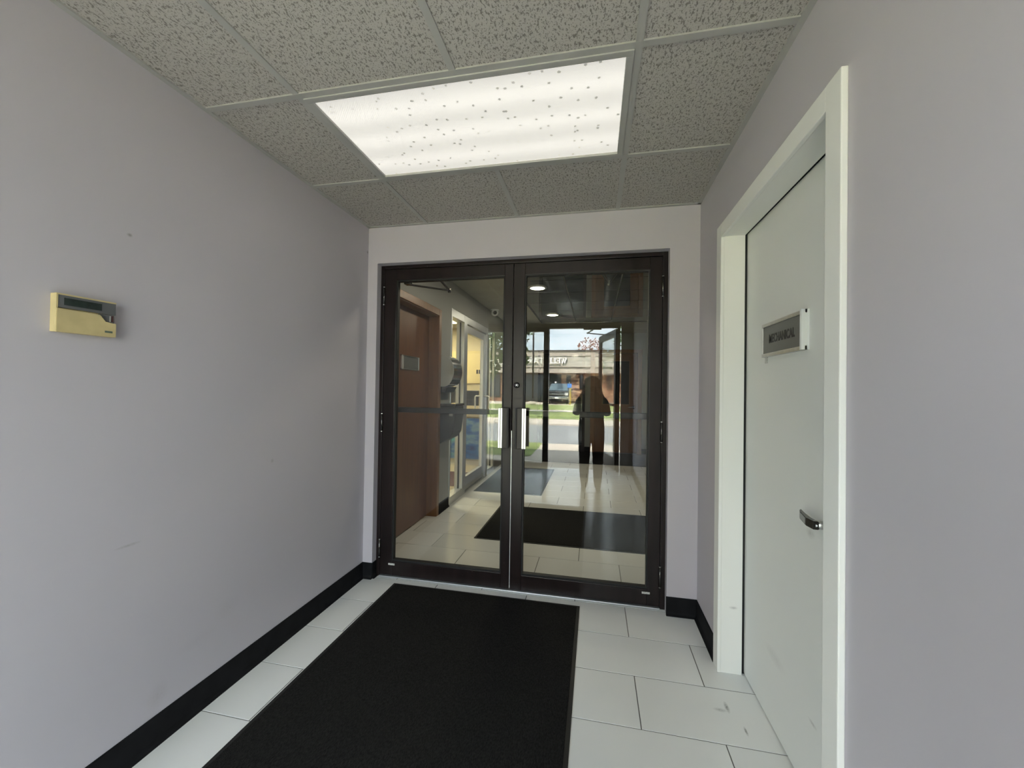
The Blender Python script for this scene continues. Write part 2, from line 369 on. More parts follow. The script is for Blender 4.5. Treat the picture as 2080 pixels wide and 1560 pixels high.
# ================================================================== ROOM SHELL
# ---- floor: grout bed with every tile laid on it, running through vestibule and lobby
floor = struct(box('floor', -2.1, 1.60, YO - 0.12, LY + 0.3, -0.08, -0.0015, M['grout']), 'white porcelain tiles in running bond from entrance through to the lobby', 'floor')
tile_cache = {}
def tile_piece(x0, x1, y0, y1):
    g = 0.0021; x0 += g; x1 -= g; y0 += g; y1 -= g
    if x1 - x0 < 0.012 or y1 - y0 < 0.012: return
    key = (round(x1 - x0, 3), round(y1 - y0, 3))
    if key not in tile_cache:
        bm = bmesh.new(); w, d = key[0] / 2, key[1] / 2
        add_box(bm, -w, w, -d, d, -0.008, 0.0)
        bmesh.ops.bevel(bm, geom=[e for e in bm.edges if all(v.co.z > -0.001 for v in e.verts)], offset=0.0008, segments=1, affect='EDGES')
        me = bpy.data.meshes.new('tile'); bm.to_mesh(me); bm.free(); me.materials.append(M['tile']); tile_cache[key] = me
    me = tile_cache[key]
    if x0 < 0.64 < x1 and y0 < -0.7 < y1: me = me.copy(); me.materials[0] = M['scufftile']
    o = bpy.data.objects.new('tile', me); o.location = ((x0 + x1) / 2, (y0 + y1) / 2, 0); link(o, floor)
def lay(xa, xb, ya, yb):
    k = math.floor((ya - 0.0267) / TS)
    while 0.0267 + k * TS < yb:
        y0, y1 = 0.0267 + k * TS, 0.0267 + (k + 1) * TS
        off = 0.2763 if k % 2 else 0.572
        j = math.floor((xa - off) / TW)
        while off + j * TW < xb:
            tile_piece(max(off + j * TW, xa), min(off + (j + 1) * TW, xb), max(y0, ya), min(y1, yb)); j += 1
        k += 1
lay(XL, 0.81, -3.0, 0.0267); lay(-2.1, XR, YO - 0.1, -3.0); lay(LX0 - 0.1, LX1, 0.0267, LY)

# ---- vestibule walls
wl = struct(box('wall_left', XL - 0.12, XL, -3.0, 0.12, 0, 2.5, M['wall']), 'pale lavender wall with scuffs that carries the cream keypad', 'wall')
wb = struct(boxes('wall_back', [(XL - 0.12, -1.365, 0, 0.12, 0, 2.5), (0.505, 1.57, 0, 0.12, 0, 2.5), (-1.365, 0.505, 0, 0.12, 2.122, 2.5)], M['wallplain']), 'lavender wall around the dark bronze double doors', 'wall')
wr = struct(boxes('wall_right', [(XR, XR + 0.12, -0.427, 0, 0, 2.5), (XR, XR + 0.12, YO, -1.323, 0, 2.5), (XR, XR + 0.12, -1.323, -0.427, 2.031, 2.5)], M['wallplain']), 'lavender wall around the white mechanical room door', 'wall')
struct(boxes('wall_front', [(-2.22, XL - 0.12, -3.0, -2.88, 0, 2.5), (-2.22, -2.1, YO, -3.0, 0, 2.5)], M['wallplain']), 'lavender wall returning beside the entrance sidelights', 'wall')
struct(boxes('wall_facade', [(-9, -2.1, YO - 0.15, YO + 0.02, 0, 2.7), (0.495, 9, YO - 0.15, YO + 0.02, 0, 2.7), (-2.1, 0.495, YO - 0.15, YO + 0.02, 2.31, 2.7)], M['facade']), 'plain outer facade wall around the street entrance', 'wall')
struct(box('roof', -9, 9, YO - 0.15, 9, 2.7, 2.78, M['plenum']), 'flat roof slab over the entrance and lobby', 'roof')
struct(boxes('wall_mechanical', [(0.86, 0.9, -1.7, -0.1, 0, 2.5), (XR + .12, 0.9, -1.7, -1.66, 0, 2.5), (XR + .12, 0.9, -0.14, -0.1, 0, 2.5)], M['plenum']), 'unlit board behind the mechanical room door', 'wall')

# ---- vestibule ceiling
ceil = struct(boxes('ceiling', [(-2.1, XR, YO, 0, H + 0.05, H + 0.12)], M['plenum']), 'suspended ceiling of fissured acoustic tiles in a metal grid', 'ceiling')
xs = sorted({XL if False else -2.1} | {GX + k * T for k in range(-1, 3)} | {XR}); xs = [x for x in xs if -2.1 <= x <= XR]
ys = [0.0] + [GY - k * T for k in range(0, 6) if GY - k * T > YO + 0.05] + [YO]
ct_cache = {}
for i in range(len(xs) - 1):
    for j in range(len(ys) - 1):
        x0, x1, y1, y0 = xs[i], xs[i + 1], ys[j], ys[j + 1]
        if j == 1 and x0 > GX - 0.01 and x1 < GX + 2 * T + 0.01: continue      # light fixture bay
        if y0 > -3.01 and x1 <= XL + 0.01: continue
        if y0 > -3.01: x0 = max(x0, XL)
        key = (round(x1 - x0, 3), round(y1 - y0, 3))
        if key not in ct_cache:
            bm = bmesh.new(); add_box(bm, -key[0] / 2 + 0.004, key[0] / 2 - 0.004, -key[1] / 2 + 0.004, key[1] / 2 - 0.004, 0.004, 0.02)
            me = bpy.data.meshes.new('ceiling_tile'); bm.to_mesh(me); bm.free(); me.materials.append(M['ctile']); ct_cache[key] = me
        o = bpy.data.objects.new('ceiling_tile', ct_cache[key]); o.location = ((x0 + x1) / 2, (y0 + y1) / 2, H)
        if (i, j) == (len(xs) - 2, 0): o.location.x -= 0.012; o.location.y -= 0.004     # the tile that has slipped in its frame
        link(o, ceil)
tw = 0.012
for x in xs[1:-1]:
    if x > XL + 0.05:
        for a, b in (((-3.0, 0),) if abs(x - GX - T) > 0.1 else ((-3.0, GY - T), (GY, 0))): box('grid_tee', x - tw, x + tw, a, b, H - 0.001, H + 0.006, M['tee'], ceil)
for y in ys[1:-1]: box('grid_tee', XL if y > -3 else -2.1, XR, y - tw, y + tw, H - 0.0015, H + 0.0055, M['tee'], ceil)
for a in ((XL, XL + 0.02, -3.0, 0), (XR - 0.02, XR, YO, 0), (XL, XR, -0.018, 0)): box('wall_angle', a[0], a[1], a[2], a[3], H - 0.002, H + 0.006, M['tee'], ceil)

# ---- fluorescent troffer
lx0, lx1, ly0, ly1 = GX + 0.012, GX + 2 * T - 0.012, GY - T + 0.012, GY - 0.012
fx = empty('ceiling_light', ((lx0 + lx1) / 2, (ly0 + ly1) / 2, H), 'lit rectangular fluorescent ceiling fixture with dusty prismatic lens', 'ceiling light')
box('housing', lx0, lx1, ly0, ly1, H + 0.012, H + 0.09, M['plenum'], fx)
fw = 0.024
for a in ((lx0, lx1, ly0, ly0 + fw), (lx0, lx1, ly1 - fw, ly1), (lx0, lx0 + fw, ly0 + fw, ly1 - fw), (lx1 - fw, lx1, ly0 + fw, ly1 - fw)):
    box('frame_rail', a[0], a[1], a[2], a[3], H - 0.006, H + 0.012, M['tee'], fx, 0.002)
box('diffuser', lx0 + fw, lx1 - fw, ly0 + fw, ly1 - fw, H + 0.004, H + 0.010, M['diffuser'], fx)

# ---- cove baseboards
def cove(name, p0, p1, normal, label, h=0.105):
    """black cove base from p0 to p1 (xy), normal points into the room"""
    p0, p1, n = Vector((*p0, 0)), Vector((*p1, 0)), Vector((*normal, 0))
    prof = [(0, 0), (0.017, 0), (0.017, 0.003), (0.009, 0.010), (0.0055, 0.022), (0.005, h - 0.004), (0.003, h), (0, h)]
    bm = bmesh.new(); A = [bm.verts.new(p0 + n * a + Vector((0, 0, z))) for a, z in prof]; B = [bm.verts.new(p1 + n * a + Vector((0, 0, z))) for a, z in prof]
    bm.faces.new(A); bm.faces.new(B[::-1])
    for i in range(len(prof)): bm.faces.new((A[i], A[(i + 1) % len(prof)], B[(i + 1) % len(prof)], B[i]))
    return struct(from_bm(name, bm, M['blackrubber']), label, 'baseboard')
cove('baseboard_left', (XL, -3.0), (XL, 0), (1, 0), 'long black rubber cove base under the keypad wall')
cove('baseboard_back', (XL, 0), (-1.362, 0), (0, -1), 'short black cove base at the hinge side of the left glass door')
cove('baseboard_back_inner', (-1.365, 0), (-1.365, 0.05), (1, 0), 'black cove base turned into the glass door reveal')
cove('baseboard_back_stub', (0.503, 0), (XR, 0), (0, -1), 'black cove base between the glass doors and the mechanical door wall')
cove('baseboard_right', (XR, -0.378), (XR, 0), (-1, 0), 'black cove base beside the white door casing')
cove('baseboard_right_front', (XR, YO), (XR, -1.372), (-1, 0), 'black cove base on the street side of the mechanical door')

# ---- double glass doors
fr = empty('trim_1', (-0.43, 0.075, 0), 'chipped dark bronze frame around the double glass doors', 'door frame', kind='structure')
box('jamb', -1.365, -1.340, 0.05, 0.12, 0, 2.12, M['bronze'], fr, 0.002)
box('jamb', 0.477, 0.505, 0.05, 0.12, 0, 2.12, M['bronze'], fr, 0.002)
box('head', -1.340, 0.477, 0.05, 0.12, 2.097, 2.12, M['bronze'], fr, 0.002)
box('threshold', -1.340, 0.477, 0.045, 0.13, -0.0005, 0.006, M['alu'], fr, 0.002)
def glass_leaf(name, x0, x1, hinge_left, label):
    gl0, gl1 = (x0 + 0.088, x1 - 0.057) if hinge_left else (x0 + 0.072, x1 - 0.070)
    d = empty(name, ((x0 + x1) / 2, 0.075, 0.01), label, 'door', kind='structure')
    y0, y1 = 0.052, 0.096
    box('stile', x0, gl0, y0, y1, 0.012, 2.093, M['bronze'], d, 0.003)
    box('stile', gl1, x1, y0, y1, 0.012, 2.093, M['bronze'], d, 0.003)
    box('bottom_rail', gl0, gl1, y0, y1, 0.012, 0.108, M['bronze'], d, 0.003)
    box('top_rail', gl0, gl1, y0, y1, 2.018, 2.093, M['bronze'], d, 0.003)
    for a in ((gl0, gl1, 0.108, 0.118), (gl0, gl1, 2.010, 2.018)): box('glazing_bead', a[0], a[1], y0 + 0.006, y1 - 0.006, a[2], a[3], M['black'], d)
    for a in ((gl0, gl0 + 0.008), (gl1 - 0.008, gl1)): box('glazing_bead', a[0], a[1], y0 + 0.006, y1 - 0.006, 0.118, 2.010, M['black'], d)
    box('pane', gl0 + 0.006, gl1 - 0.006, 0.071, 0.077, 0.114, 2.014, M['glass'], d)
    b = box('push_bar', gl0 - 0.02, gl1 + 0.02, 0.108, 0.130, 1.113, 1.150, M['bronze'], d, 0.004)
    # flat pull on the street side
    s = -1 if hinge_left else 1
    c = (x1 - 0.043) if hinge_left else (x0 + 0.061)
    ph = box('pull_handle', c - 0.036, c + 0.036, 0.012, 0.020, 0.912, 1.166, M['bronze'], d, 0.002)
    for zz in (0.935, 1.143): box('post', c - 0.012 - s * 0.018, c + 0.012 - s * 0.018, 0.018, 0.054, zz - 0.012, zz + 0.012, M['black'], ph)
    g0 = c + s * 0.022
    for k in (-0.0055, 0.0085): box('grip_strip', g0 + k - 0.006, g0 + k + 0.006, 0.0085, 0.0125, 0.913, 1.165, M['brightstrip'], ph, 0.001)
    box('return_lip', c - s * 0.034, c - s * 0.022, 0.004, 0.013, 0.912, 1.166, M['black'], ph, 0.001)
    hx = x0 - 0.001 if hinge_left else x1 + 0.001
    for z in (1.912, 1.045, 0.190):
        hg = tube('hinge', [(hx, 0.046, z - 0.058), (hx, 0.046, z + 0.058)], 0.0075, M['darkmetal'], d, 10)
        for q in (-0.062, 0.056): tube('hinge_tip', [(hx, 0.046, z + q), (hx, 0.046, z + q + 0.006)], 0.006, M['steel'], hg, 8)
    lx = x0 + 0.064 if hinge_left else x1 - 0.10
    box('rating_label', lx, lx + 0.046, y0 - 0.0012, y0 + 0.001, 0.080, 0.092, M['paper'], d)
    # overhead closer on the lobby side
    cx = x0 + 0.30 if hinge_left else x1 - 0.30
    cb = box('door_closer', cx - 0.14, cx + 0.14, 0.097, 0.150, 2.022, 2.086, M['darkmetal'], d, 0.006)
    if hinge_left: a, e, f_ = (-0.965, 0.13, 2.03), (-0.985, 0.36, 2.015), (-1.20, 0.135, 2.008)
    else: a, e, f_ = (0.125, 0.13, 2.03), (0.172, 0.32, 2.015), (0.215, 0.135, 2.03)
    tube('closer_arm', [a, e], 0.009, M['darkmetal'], cb, 8); tube('closer_arm', [e, f_], 0.007, M['darkmetal'], cb, 8)
    tube('arm_joint', [(e[0], e[1], e[2] - 0.016), (e[0], e[1], e[2] + 0.016)], 0.012, M['darkmetal'], cb, 10)
    box('arm_bracket', f_[0] - 0.02, f_[0] + 0.02, 0.097, 0.145, f_[2] - 0.006, f_[2] + 0.03, M['darkmetal'], cb, 0.003)
    return d
d1 = glass_leaf('door_1', -1.338, -0.4345, True, 'glass door leaf hinged beside the keypad wall, without a lock cylinder')
d2 = glass_leaf('door_2', -0.4305, 0.475, False, 'glass door leaf with a round lock cylinder above its pull')
box('edge_strip', -0.4342, -0.4306, 0.0535, 0.058, 0.02, 1.02, M['brightstrip'], d2)
lk = tube('lock_cylinder', [(-0.402, 0.053, 1.312), (-0.402, 0.042, 1.312)], 0.019, M['black'], d2, 24)
tube('lock_core', [(-0.402, 0.043, 1.312), (-0.402, 0.039, 1.312)], 0.013, M['chrome'], lk, 20)

# ---- mechanical room door
tr = empty('trim_2', (XR, -0.875, 0), 'white painted casing and jambs of the mechanical room door', 'door casing', kind='structure')
pj = 0.016
box('casing_leg', XR - pj, XR, -0.445, -0.378, 0, 2.074, M['trimwhite'], tr, 0.003)
box('casing_leg', XR - pj, XR, -1.372, -1.305, 0, 2.074, M['trimwhite'], tr, 0.003)
box('casing_head', XR - pj + 0.0005, XR, -1.305, -0.445, 2.010, 2.074, M['trimwhite'], tr, 0.003)
box('jamb', XR - 0.004, 0.757, -0.442, -0.428, 0, 2.03, M['trimwhite'], tr)
box('jamb', XR - 0.004, 0.757, -1.322, -1.308, 0, 2.03, M['trimwhite'], tr)
box('jamb_head', XR - 0.004, 0.757, -1.308, -0.442, 2.014, 2.03, M['trimwhite'], tr)
for a in ((0.755, 0.80, -0.430, -0.400, 0, 2.06), (0.755, 0.80, -1.34, -1.325, 0, 2.06), (0.755, 0.80, -1.325, -0.430, 2.024, 2.06)): box('weather_strip', *a, M['black'], tr)
md = empty('door_3', (0.79, -0.87, 0.005), 'plain white steel door with a grey MECHANICAL sign', 'door', kind='structure')
box('door_slab', 0.769, 0.812, -1.322, -0.432, 0.006, 2.021, M['white'], md, 0.002)
hd = empty('tmp', (0, 0, 0)); bpy.data.objects.remove(hd)
lev = tube('lever_handle', [(0.772, -1.125, 0.905), (0.718, -1.125, 0.905)], 0.0125, M['steel'], md, 20)
tube('rose', [(0.770, -1.125, 0.905), (0.760, -1.125, 0.905)], 0.030, M['steel'], lev, 24)
prism('lever_blade', [(0.728, -1.138), (0.712, -1.136), (0.708, -1.10), (0.722, -1.035), (0.735, -1.005), (0.741, -1.006), (0.730, -1.05), (0.722, -1.10)], 2, 0.893, 0.917, M['darkmetal'], lev, 0.002)

sg = empty('door_sign', (0.769, -0.815, 1.43), 'grey MECHANICAL name plate in a bright metal holder on the white door', 'sign')
box('holder', 0.7635, 0.7690, -0.985, -0.640, 1.432, 1.566, M['acrylic'], sg)
box('insert', 0.7595, 0.7637, -0.972, -0.648, 1.446, 1.553, M['signgrey'], sg)
for a in ((-0.985, -0.640, 1.553, 1.566), (-0.985, -0.640, 1.432, 1.446)): box('holder_rail', 0.7555, 0.7636, a[0], a[1], a[2], a[3], M['steel'], sg, 0.001)
box('holder_end', 0.7455, 0.7637, -0.985, -0.974, 1.432, 1.566, M['acrylic'], sg, 0.001)
box('holder_end', 0.7575, 0.7636, -0.646, -0.640, 1.432, 1.566, M['steel'], sg, 0.001)
box('adhesive_tab', 0.7675, 0.7690, -0.668, -0.642, 1.408, 1.432, M['paper'], sg)
def text(name, body, size, loc, rot, mat, parent, bold=0.0, ext=0.0006, sx=1.0):
    c = bpy.data.curves.new(name, 'FONT'); c.body = body; c.size = size; c.extrude = ext; c.offset = bold; c.align_x = 'CENTER'; c.align_y = 'CENTER'
    c.materials.append(mat); o = bpy.data.objects.new(name, c); o.location = loc; o.rotation_euler = rot; o.scale = (sx, 1, 1)
    return link(o, parent)
lt = text('lettering', 'MECHANICAL', 0.046, (0.7592, -0.805, 1.4995), (math.pi / 2, 0, -math.pi / 2), M['signblack'], sg, 0.0012, 0.0004, 0.72)
bpy.context.view_layer.update()
lme = bpy.data.meshes.new_from_object(lt.evaluated_get(bpy.context.evaluated_depsgraph_get())); lme.name = 'lettering'
lo2 = bpy.data.objects.new('lettering', lme); lo2.location, lo2.rotation_euler, lo2.scale = lt.location, lt.rotation_euler, lt.scale
bpy.data.objects.remove(lt); lo2.name = 'lettering'; link(lo2, sg)

# ---- alarm keypad
kp = empty('alarm_keypad', (XL, -1.54, 1.433), 'yellowed cream alarm keypad with grey display strip on the lavender wall', 'keypad')
KY0, KY1, KZ0, KZ1, KF = -1.613, -1.468, 1.433, 1.543, XL + 0.023
box('back_case', XL, KF - 0.006, KY0, KY1, KZ0, KZ1, M['beigeplastic'], kp, 0.002)
box('top_edge', KF - 0.006, KF + 0.001, KY0, KY1, KZ1 - 0.004, KZ1, M['beigeplastic'], kp)
box('side_edge', KF - 0.006, KF + 0.001, KY0, KY0 + 0.004, KZ0 + 0.067, KZ1 - 0.004, M['beigeplastic'], kp)
dp = box('display_strip', KF - 0.006, KF - 0.0005, KY0 + 0.004, KY1, KZ0 + 0.070, KZ1 - 0.004, M['greyplastic'], kp)
box('display_window', KF - 0.002, KF + 0.0003, KY0 + 0.018, KY0 + 0.108, KZ0 + 0.078, KZ0 + 0.099, M['lcd'], dp)
prism('flip_cover', [(KY0, KZ0), (KY1, KZ0), (KY1, KZ0 + 0.043), (KY0 + 0.116, KZ0 + 0.045), (KY0 + 0.103, KZ0 + 0.065), (KY0, KZ0 + 0.067)], 0, KF - 0.006, KF + 0.003, M['beigeplastic'], kp, 0.001)
box('key_recess', KF - 0.006, KF - 0.002, KY0 + 0.103, KY1 - 0.003, KZ0 + 0.043, KZ0 + 0.069, M['greyplastic'], kp)
box('indicator', KF - 0.003, KF - 0.0005, KY1 - 0.016, KY1 - 0.013, KZ0 + 0.048, KZ0 + 0.066, M['tee'], kp)
box('indicator', KF - 0.003, KF - 0.0005, KY1 - 0.010, KY1 - 0.007, KZ0 + 0.048, KZ0 + 0.066, M['maroon'], kp)
box('badge', KF + 0.0025, KF + 0.0036, KY1 - 0.030, KY1 - 0.010, KZ0 + 0.012, KZ0 + 0.018, M['badge'], kp)

# ---- mats
def mat_thing(x0, x1, y0, y1, label, rot=0.0):
    cx, cy = (x0 + x1) / 2, (y0 + y1) / 2
    e = empty('floor_mat', (cx, cy, 0), label, 'mat')
    box('backing', x0, x1, y0, y1, 0.0004, 0.004, M['matrubber'], e, 0.001)
    box('pile', x0 + 0.018, x1 - 0.018, y0 + 0.018, y1 - 0.018, 0.003, 0.0085, M['pile'], e, 0.002)
    e.rotation_euler.z = rot
    return e
mat_thing(-1.188, 0.012, -1.86, -0.03, 'black ribbed entrance mat in front of the double doors, on the keypad side', math.radians(-0.15))
mat_thing(-0.915, 1.10, 0.855, 1.86, 'black mat just inside the lobby, seen through the glass doors')
mat_thing(-1.385, -0.53, 2.36, 3.98, 'black mat lying along the aluminium glazed partition')
mat_thing(LX0 + 0.02, LX1 - 0.02, 4.62, 5.96, 'wide black mat across the lobby end in front of the wooden door')

# ================================================================== LOBBY
struct(boxes('wall_lobby_left', [(LX0 - 0.12, LX0, 0.12, 0.36, 0, 2.7), (LX0 - 0.12, LX0, 1.362, 1.68, 0, 2.7), (LX0 - 0.12, LX0, 0.36, 1.362, 2.06, 2.7),
        (LX0 - 0.12, LX0, 1.68, 3.69, 2.165, 2.7), (LX0 - 0.12, LX0, 3.69, LY, 0, 2.7)], M['lobbywall']), 'grey lobby wall with the towel dispenser and wooden door', 'wall')
struct(boxes('wall_lobby_back', [(LX0 - 0.12, -1.10, LY, LY + 0.12, 0, 2.7), (-0.11, 0.0, LY, LY + 0.12, 0, 2.7), (1.02, LX1 + 0.12, LY, LY + 0.12, 0, 2.7), (-1.10, -0.11, LY, LY + 0.12, 2.12, 2.7), (0, 1.02, LY, LY + 0.12, 2.12, 2.7)], M['lobbywall']), 'grey end wall of the lobby around the wooden door', 'wall')
struct(box('wall_lobby_right', LX1, LX1 + 0.12, 0.12, LY, 0, 2.7, M['lobbywall']), 'plain grey lobby wall opposite the glazed partition', 'wall')
struct(boxes('wall_lobby_front', [(LX0, -1.366, 0.12, 0.125, 0, 2.7), (0.506, LX1, 0.12, 0.125, 0, 2.7), (-1.366, 0.506, 0.12, 0.125, 2.122, 2.7)], M['lobbywall']), 'grey lobby side of the wall around the double doors', 'wall')
cove('baseboard_lobby', (LX0, 1.37), (LX0, 1.68), (1, 0), 'black cove base under the towel dispenser')
cove('baseboard_lobby_end', (1.02, LY), (LX1, LY), (0, -1), 'black cove base beside the wooden door with a glass panel')
cove('baseboard_lobby_pier', (-0.11, LY), (0.0, LY), (0, -1), 'black cove base on the pier between the two end doors')
# ceiling: plaster margin around glossy lay-in panels
lc = struct(boxes('ceiling_lobby', [(LX0 - 0.1, -0.83, 0.12, LY, LH, LH + 0.1), (-0.83, LX1, 4.56, LY, LH, LH + 0.1), (0.93, LX1, 0.12, 4.56, LH, LH + 0.1), (-0.83, 0.93, 0.12, 4.56, LH + 0.03, LH + 0.1)], M['plaster']),
            'beige plaster lobby ceiling framing dark glossy panels', 'ceiling')
px = [-0.83 + 0.5867 * k for k in range(4)]; py = [0.13 + 0.5537 * k for k in range(9)]
for i in range(3):
    for j in range(8): box('ceiling_panel', px[i] + 0.007, px[i + 1] - 0.007, py[j] + 0.004, py[j + 1] - 0.004, LH + 0.001, LH + 0.012, M['lobbyceil'], lc)
box('edge_bead', -0.845, -0.825, 0.12, 4.56, LH - 0.004, LH + 0.006, M['darkmetal'], lc); box('edge_bead', -0.845, 0.93, 4.55, 4.57, LH - 0.004, LH + 0.006, M['darkmetal'], lc)
for k, (x, y) in enumerate(((-0.572, 0.62), (-0.572, 2.08), (-0.572, 3.77))):  # the first downlight is out of view, added to help light the lobby
    dl = empty('downlight', (x, y, LH), ('unseen downlight added to light the lobby directly inside the glass double doors', 'round downlight over the gap between the first lobby mat and the partition mat', 'round downlight over the partition end, before the plaster ceiling margin')[k], 'downlight', 'lobby downlights')
    bm = bmesh.new(); bmesh.ops.create_cone(bm, cap_ends=True, segments=28, radius1=0.085, radius2=0.085, depth=0.004); bmesh.ops.translate(bm, verts=bm.verts[:], vec=(x, y, LH - 0.004)); from_bm('lens', bm, M['downlight'], dl)
    bm = bmesh.new(); A = []
    for r_, z_ in ((0.085, LH + 0.0005), (0.085, LH - 0.008), (0.108, LH - 0.005), (0.112, LH + 0.0005)):
        A.append([bm.verts.new((x + r_ * math.cos(2 * math.pi * q / 28), y + r_ * math.sin(2 * math.pi * q / 28), z_)) for q in range(28)])
    for a in range(3):
        for q in range(28): bm.faces.new((A[a][q], A[a][(q + 1) % 28], A[a + 1][(q + 1) % 28], A[a + 1][q]))
    from_bm('trim_ring', bm, M['steel'], dl, True)
    area('downlight_lamp', (x, y, LH - 0.012), (0, 0, -1), 0.15, 0.15, 9, (1, 0.90, 0.70))

# wooden door with sign, left lobby wall
wd = empty('door_4', (-1.56, 0.86, 0.005), 'flush brown wooden lobby door with a framed metal sign', 'door', kind='structure')
box('door_slab', -1.60, -1.555, 0.41, 1.315, 0.008, 2.00, M['wood'], wd, 0.002)
wt = empty('trim_3', (-1.46, 0.86, 0), 'stained oak casing of the flush wooden lobby door', 'door casing', kind='structure')
box('casing_leg', LX0, LX0 + 0.014, 1.315, 1.375, 0, 2.075, M['woodtrim'], wt, 0.003); box('casing_leg', LX0, LX0 + 0.014, 0.35, 0.41, 0, 2.075, M['woodtrim'], wt, 0.003)
box('casing_head', LX0, LX0 + 0.0135, 0.41, 1.315, 2.01, 2.075, M['woodtrim'], wt, 0.003)
box('jamb', -1.60, LX0, 1.315, 1.345, 0, 2.03, M['woodtrim'], wt); box('jamb', -1.60, LX0, 0.38, 0.41, 0, 2.03, M['woodtrim'], wt); box('jamb_head', -1.60, LX0, 0.41, 1.315, 2.003, 2.03, M['woodtrim'], wt)
s2 = empty('door_sign', (-1.55, 0.89, 1.445), 'small framed metal sign on the flush wooden lobby door', 'sign')
box('plate', -1.5555, -1.548, 0.735, 1.055, 1.452, 1.562, M['signgrey'], s2)
for a in ((0.715, 1.065, 1.445, 1.453), (0.715, 1.065, 1.561, 1.569)): box('frame_rail', -1.5555, -1.543, a[0], a[1], a[2], a[3], M['steel'], s2)
for a in ((0.715, 0.727), (0.738, 0.750), (1.058, 1.065)): box('frame_end', -1.5555, -1.541, a[0], a[1], 1.445, 1.569, M['brightstrip'], s2)

# towel dispenser and bin
disp = empty('towel_dispenser', (LX0, 1.53, 1.24), 'curved chrome paper towel dispenser on the grey lobby wall', 'dispenser')
prof = [(LX0, 1.62)] + [(LX0 + 0.02 + 0.125 * math.sin(math.radians(a)), 1.455 + 0.165 * math.cos(math.radians(a))) for a in range(0, 160, 8)] + [(LX0 + 0.045, 1.30), (LX0, 1.30)]
prism('cover', prof, 1, 1.40, 1.655, M['chrome'], disp)
prism('side_panel', [(a, b) for a, b in prof], 1, 1.392, 1.3995, plain('pale_grey_side', (0.42, 0.42, 0.40, 1), 0.4), disp)
prism('lower_chute', [(LX0, 1.298), (LX0 + 0.085, 1.298), (LX0 + 0.055, 1.24), (LX0, 1.235)], 1, 1.392, 1.655, M['darkmetal'], disp)
binb = empty('waste_bin', (LX0, 1.53, 0.70), 'dark wall mounted waste bin under the chrome towel dispenser', 'bin')
prism('body', [(LX0, 1.10), (LX0 + 0.165, 1.10), (LX0 + 0.165, 1.0), (LX0 + 0.145, 0.83), (LX0 + 0.11, 0.775), (LX0, 0.715)], 1, 1.385, 1.66, plain('charcoal_bin_plastic', (0.035, 0.035, 0.036, 1), 0.45), binb, 0.006)
box('rim', LX0 + 0.001, LX0 + 0.172, 1.378, 1.667, 1.10, 1.125, M['darkmetal'], binb, 0.004)
box('latch', LX0 + 0.105, LX0 + 0.145, 1.380, 1.386, 1.00, 1.025, M['steel'], binb, 0.002)

# security camera at ceiling corner
sc_ = empty('dome_camera', (-1.33, 3.15, LH), 'small dome security camera on the beige plaster ceiling', 'camera')
bm = bmesh.new(); bmesh.ops.create_uvsphere(bm, u_segments=20, v_segments=10, radius=0.055); bmesh.ops.translate(bm, verts=bm.verts[:], vec=(-1.37, 3.25, LH - 0.045)); from_bm('housing', bm, M['acrylic'], sc_, True)
tube('ceiling_base', [(-1.37, 3.25, LH - 0.012), (-1.37, 3.25, LH - 0.0005)], 0.062, M['acrylic'], sc_, 24)
bm = bmesh.new(); bmesh.ops.create_uvsphere(bm, u_segments=16, v_segments=8, radius=0.028); bmesh.ops.translate(bm, verts=bm.verts[:], vec=(-1.355, 3.205, LH - 0.055)); from_bm('lens', bm, M['black'], sc_, True)

# aluminium storefront partition
sx0, sx1 = -1.555, -1.455
wp = empty('window_1', (-1.5, 2.7, 0), 'aluminium framed glass partition beside the lobby glass door', 'partition', kind='structure')
for a in ((1.682, 1.715), (2.125, 2.235), (3.165, 3.285), (3.60, 3.688)): box('post', sx0, sx1, a[0], a[1], 0, 2.163, M['alu'], wp, 0.003)
for a in ((1.715, 2.125), (2.235, 3.165), (3.285, 3.60)): box('header', sx0 + 0.001, sx1 - 0.001, a[0], a[1], 2.075, 2.163, M['alu'], wp, 0.003)
for a in ((1.715, 2.125), (3.285, 3.60)):
    box('sill', sx0 + 0.001, sx1 - 0.001, a[0], a[1], 0, 0.085, M['alu'], wp, 0.003)
    box('gasket', -1.512, -1.498, a[0], a[0] + 0.012, 0.085, 2.075, M['black'], wp); box('gasket', -1.512, -1.498, a[1] - 0.012, a[1], 0.085, 2.075, M['black'], wp)
    box('pane', -1.508, -1.502, a[0] + 0.004, a[1] - 0.004, 0.08, 2.08, M['clearglass'], wp)
box('threshold', sx0, sx1, 2.235, 3.165, 0, 0.012, M['alu'], wp)
gd = empty('door_5', (-1.5, 2.70, 0.015), 'aluminium framed glass door with tubular pulls in the partition', 'door', kind='structure')
gy0, gy1 = 2.245, 3.155
box('stile', -1.525, -1.48, gy0, gy0 + 0.085, 0.018, 2.068, M['alu'], gd, 0.003); box('stile', -1.525, -1.48, gy1 - 0.10, gy1, 0.018, 2.068, M['alu'], gd, 0.003)
box('bottom_rail', -1.525, -1.48, gy0 + 0.085, gy1 - 0.10, 0.018, 0.18, M['alu'], gd, 0.003); box('top_rail', -1.525, -1.48, gy0 + 0.085, gy1 - 0.10, 1.975, 2.068, M['alu'], gd, 0.003)
box('pane', -1.506, -1.500, gy0 + 0.08, gy1 - 0.095, 0.175, 1.98, M['clearglass'], gd)
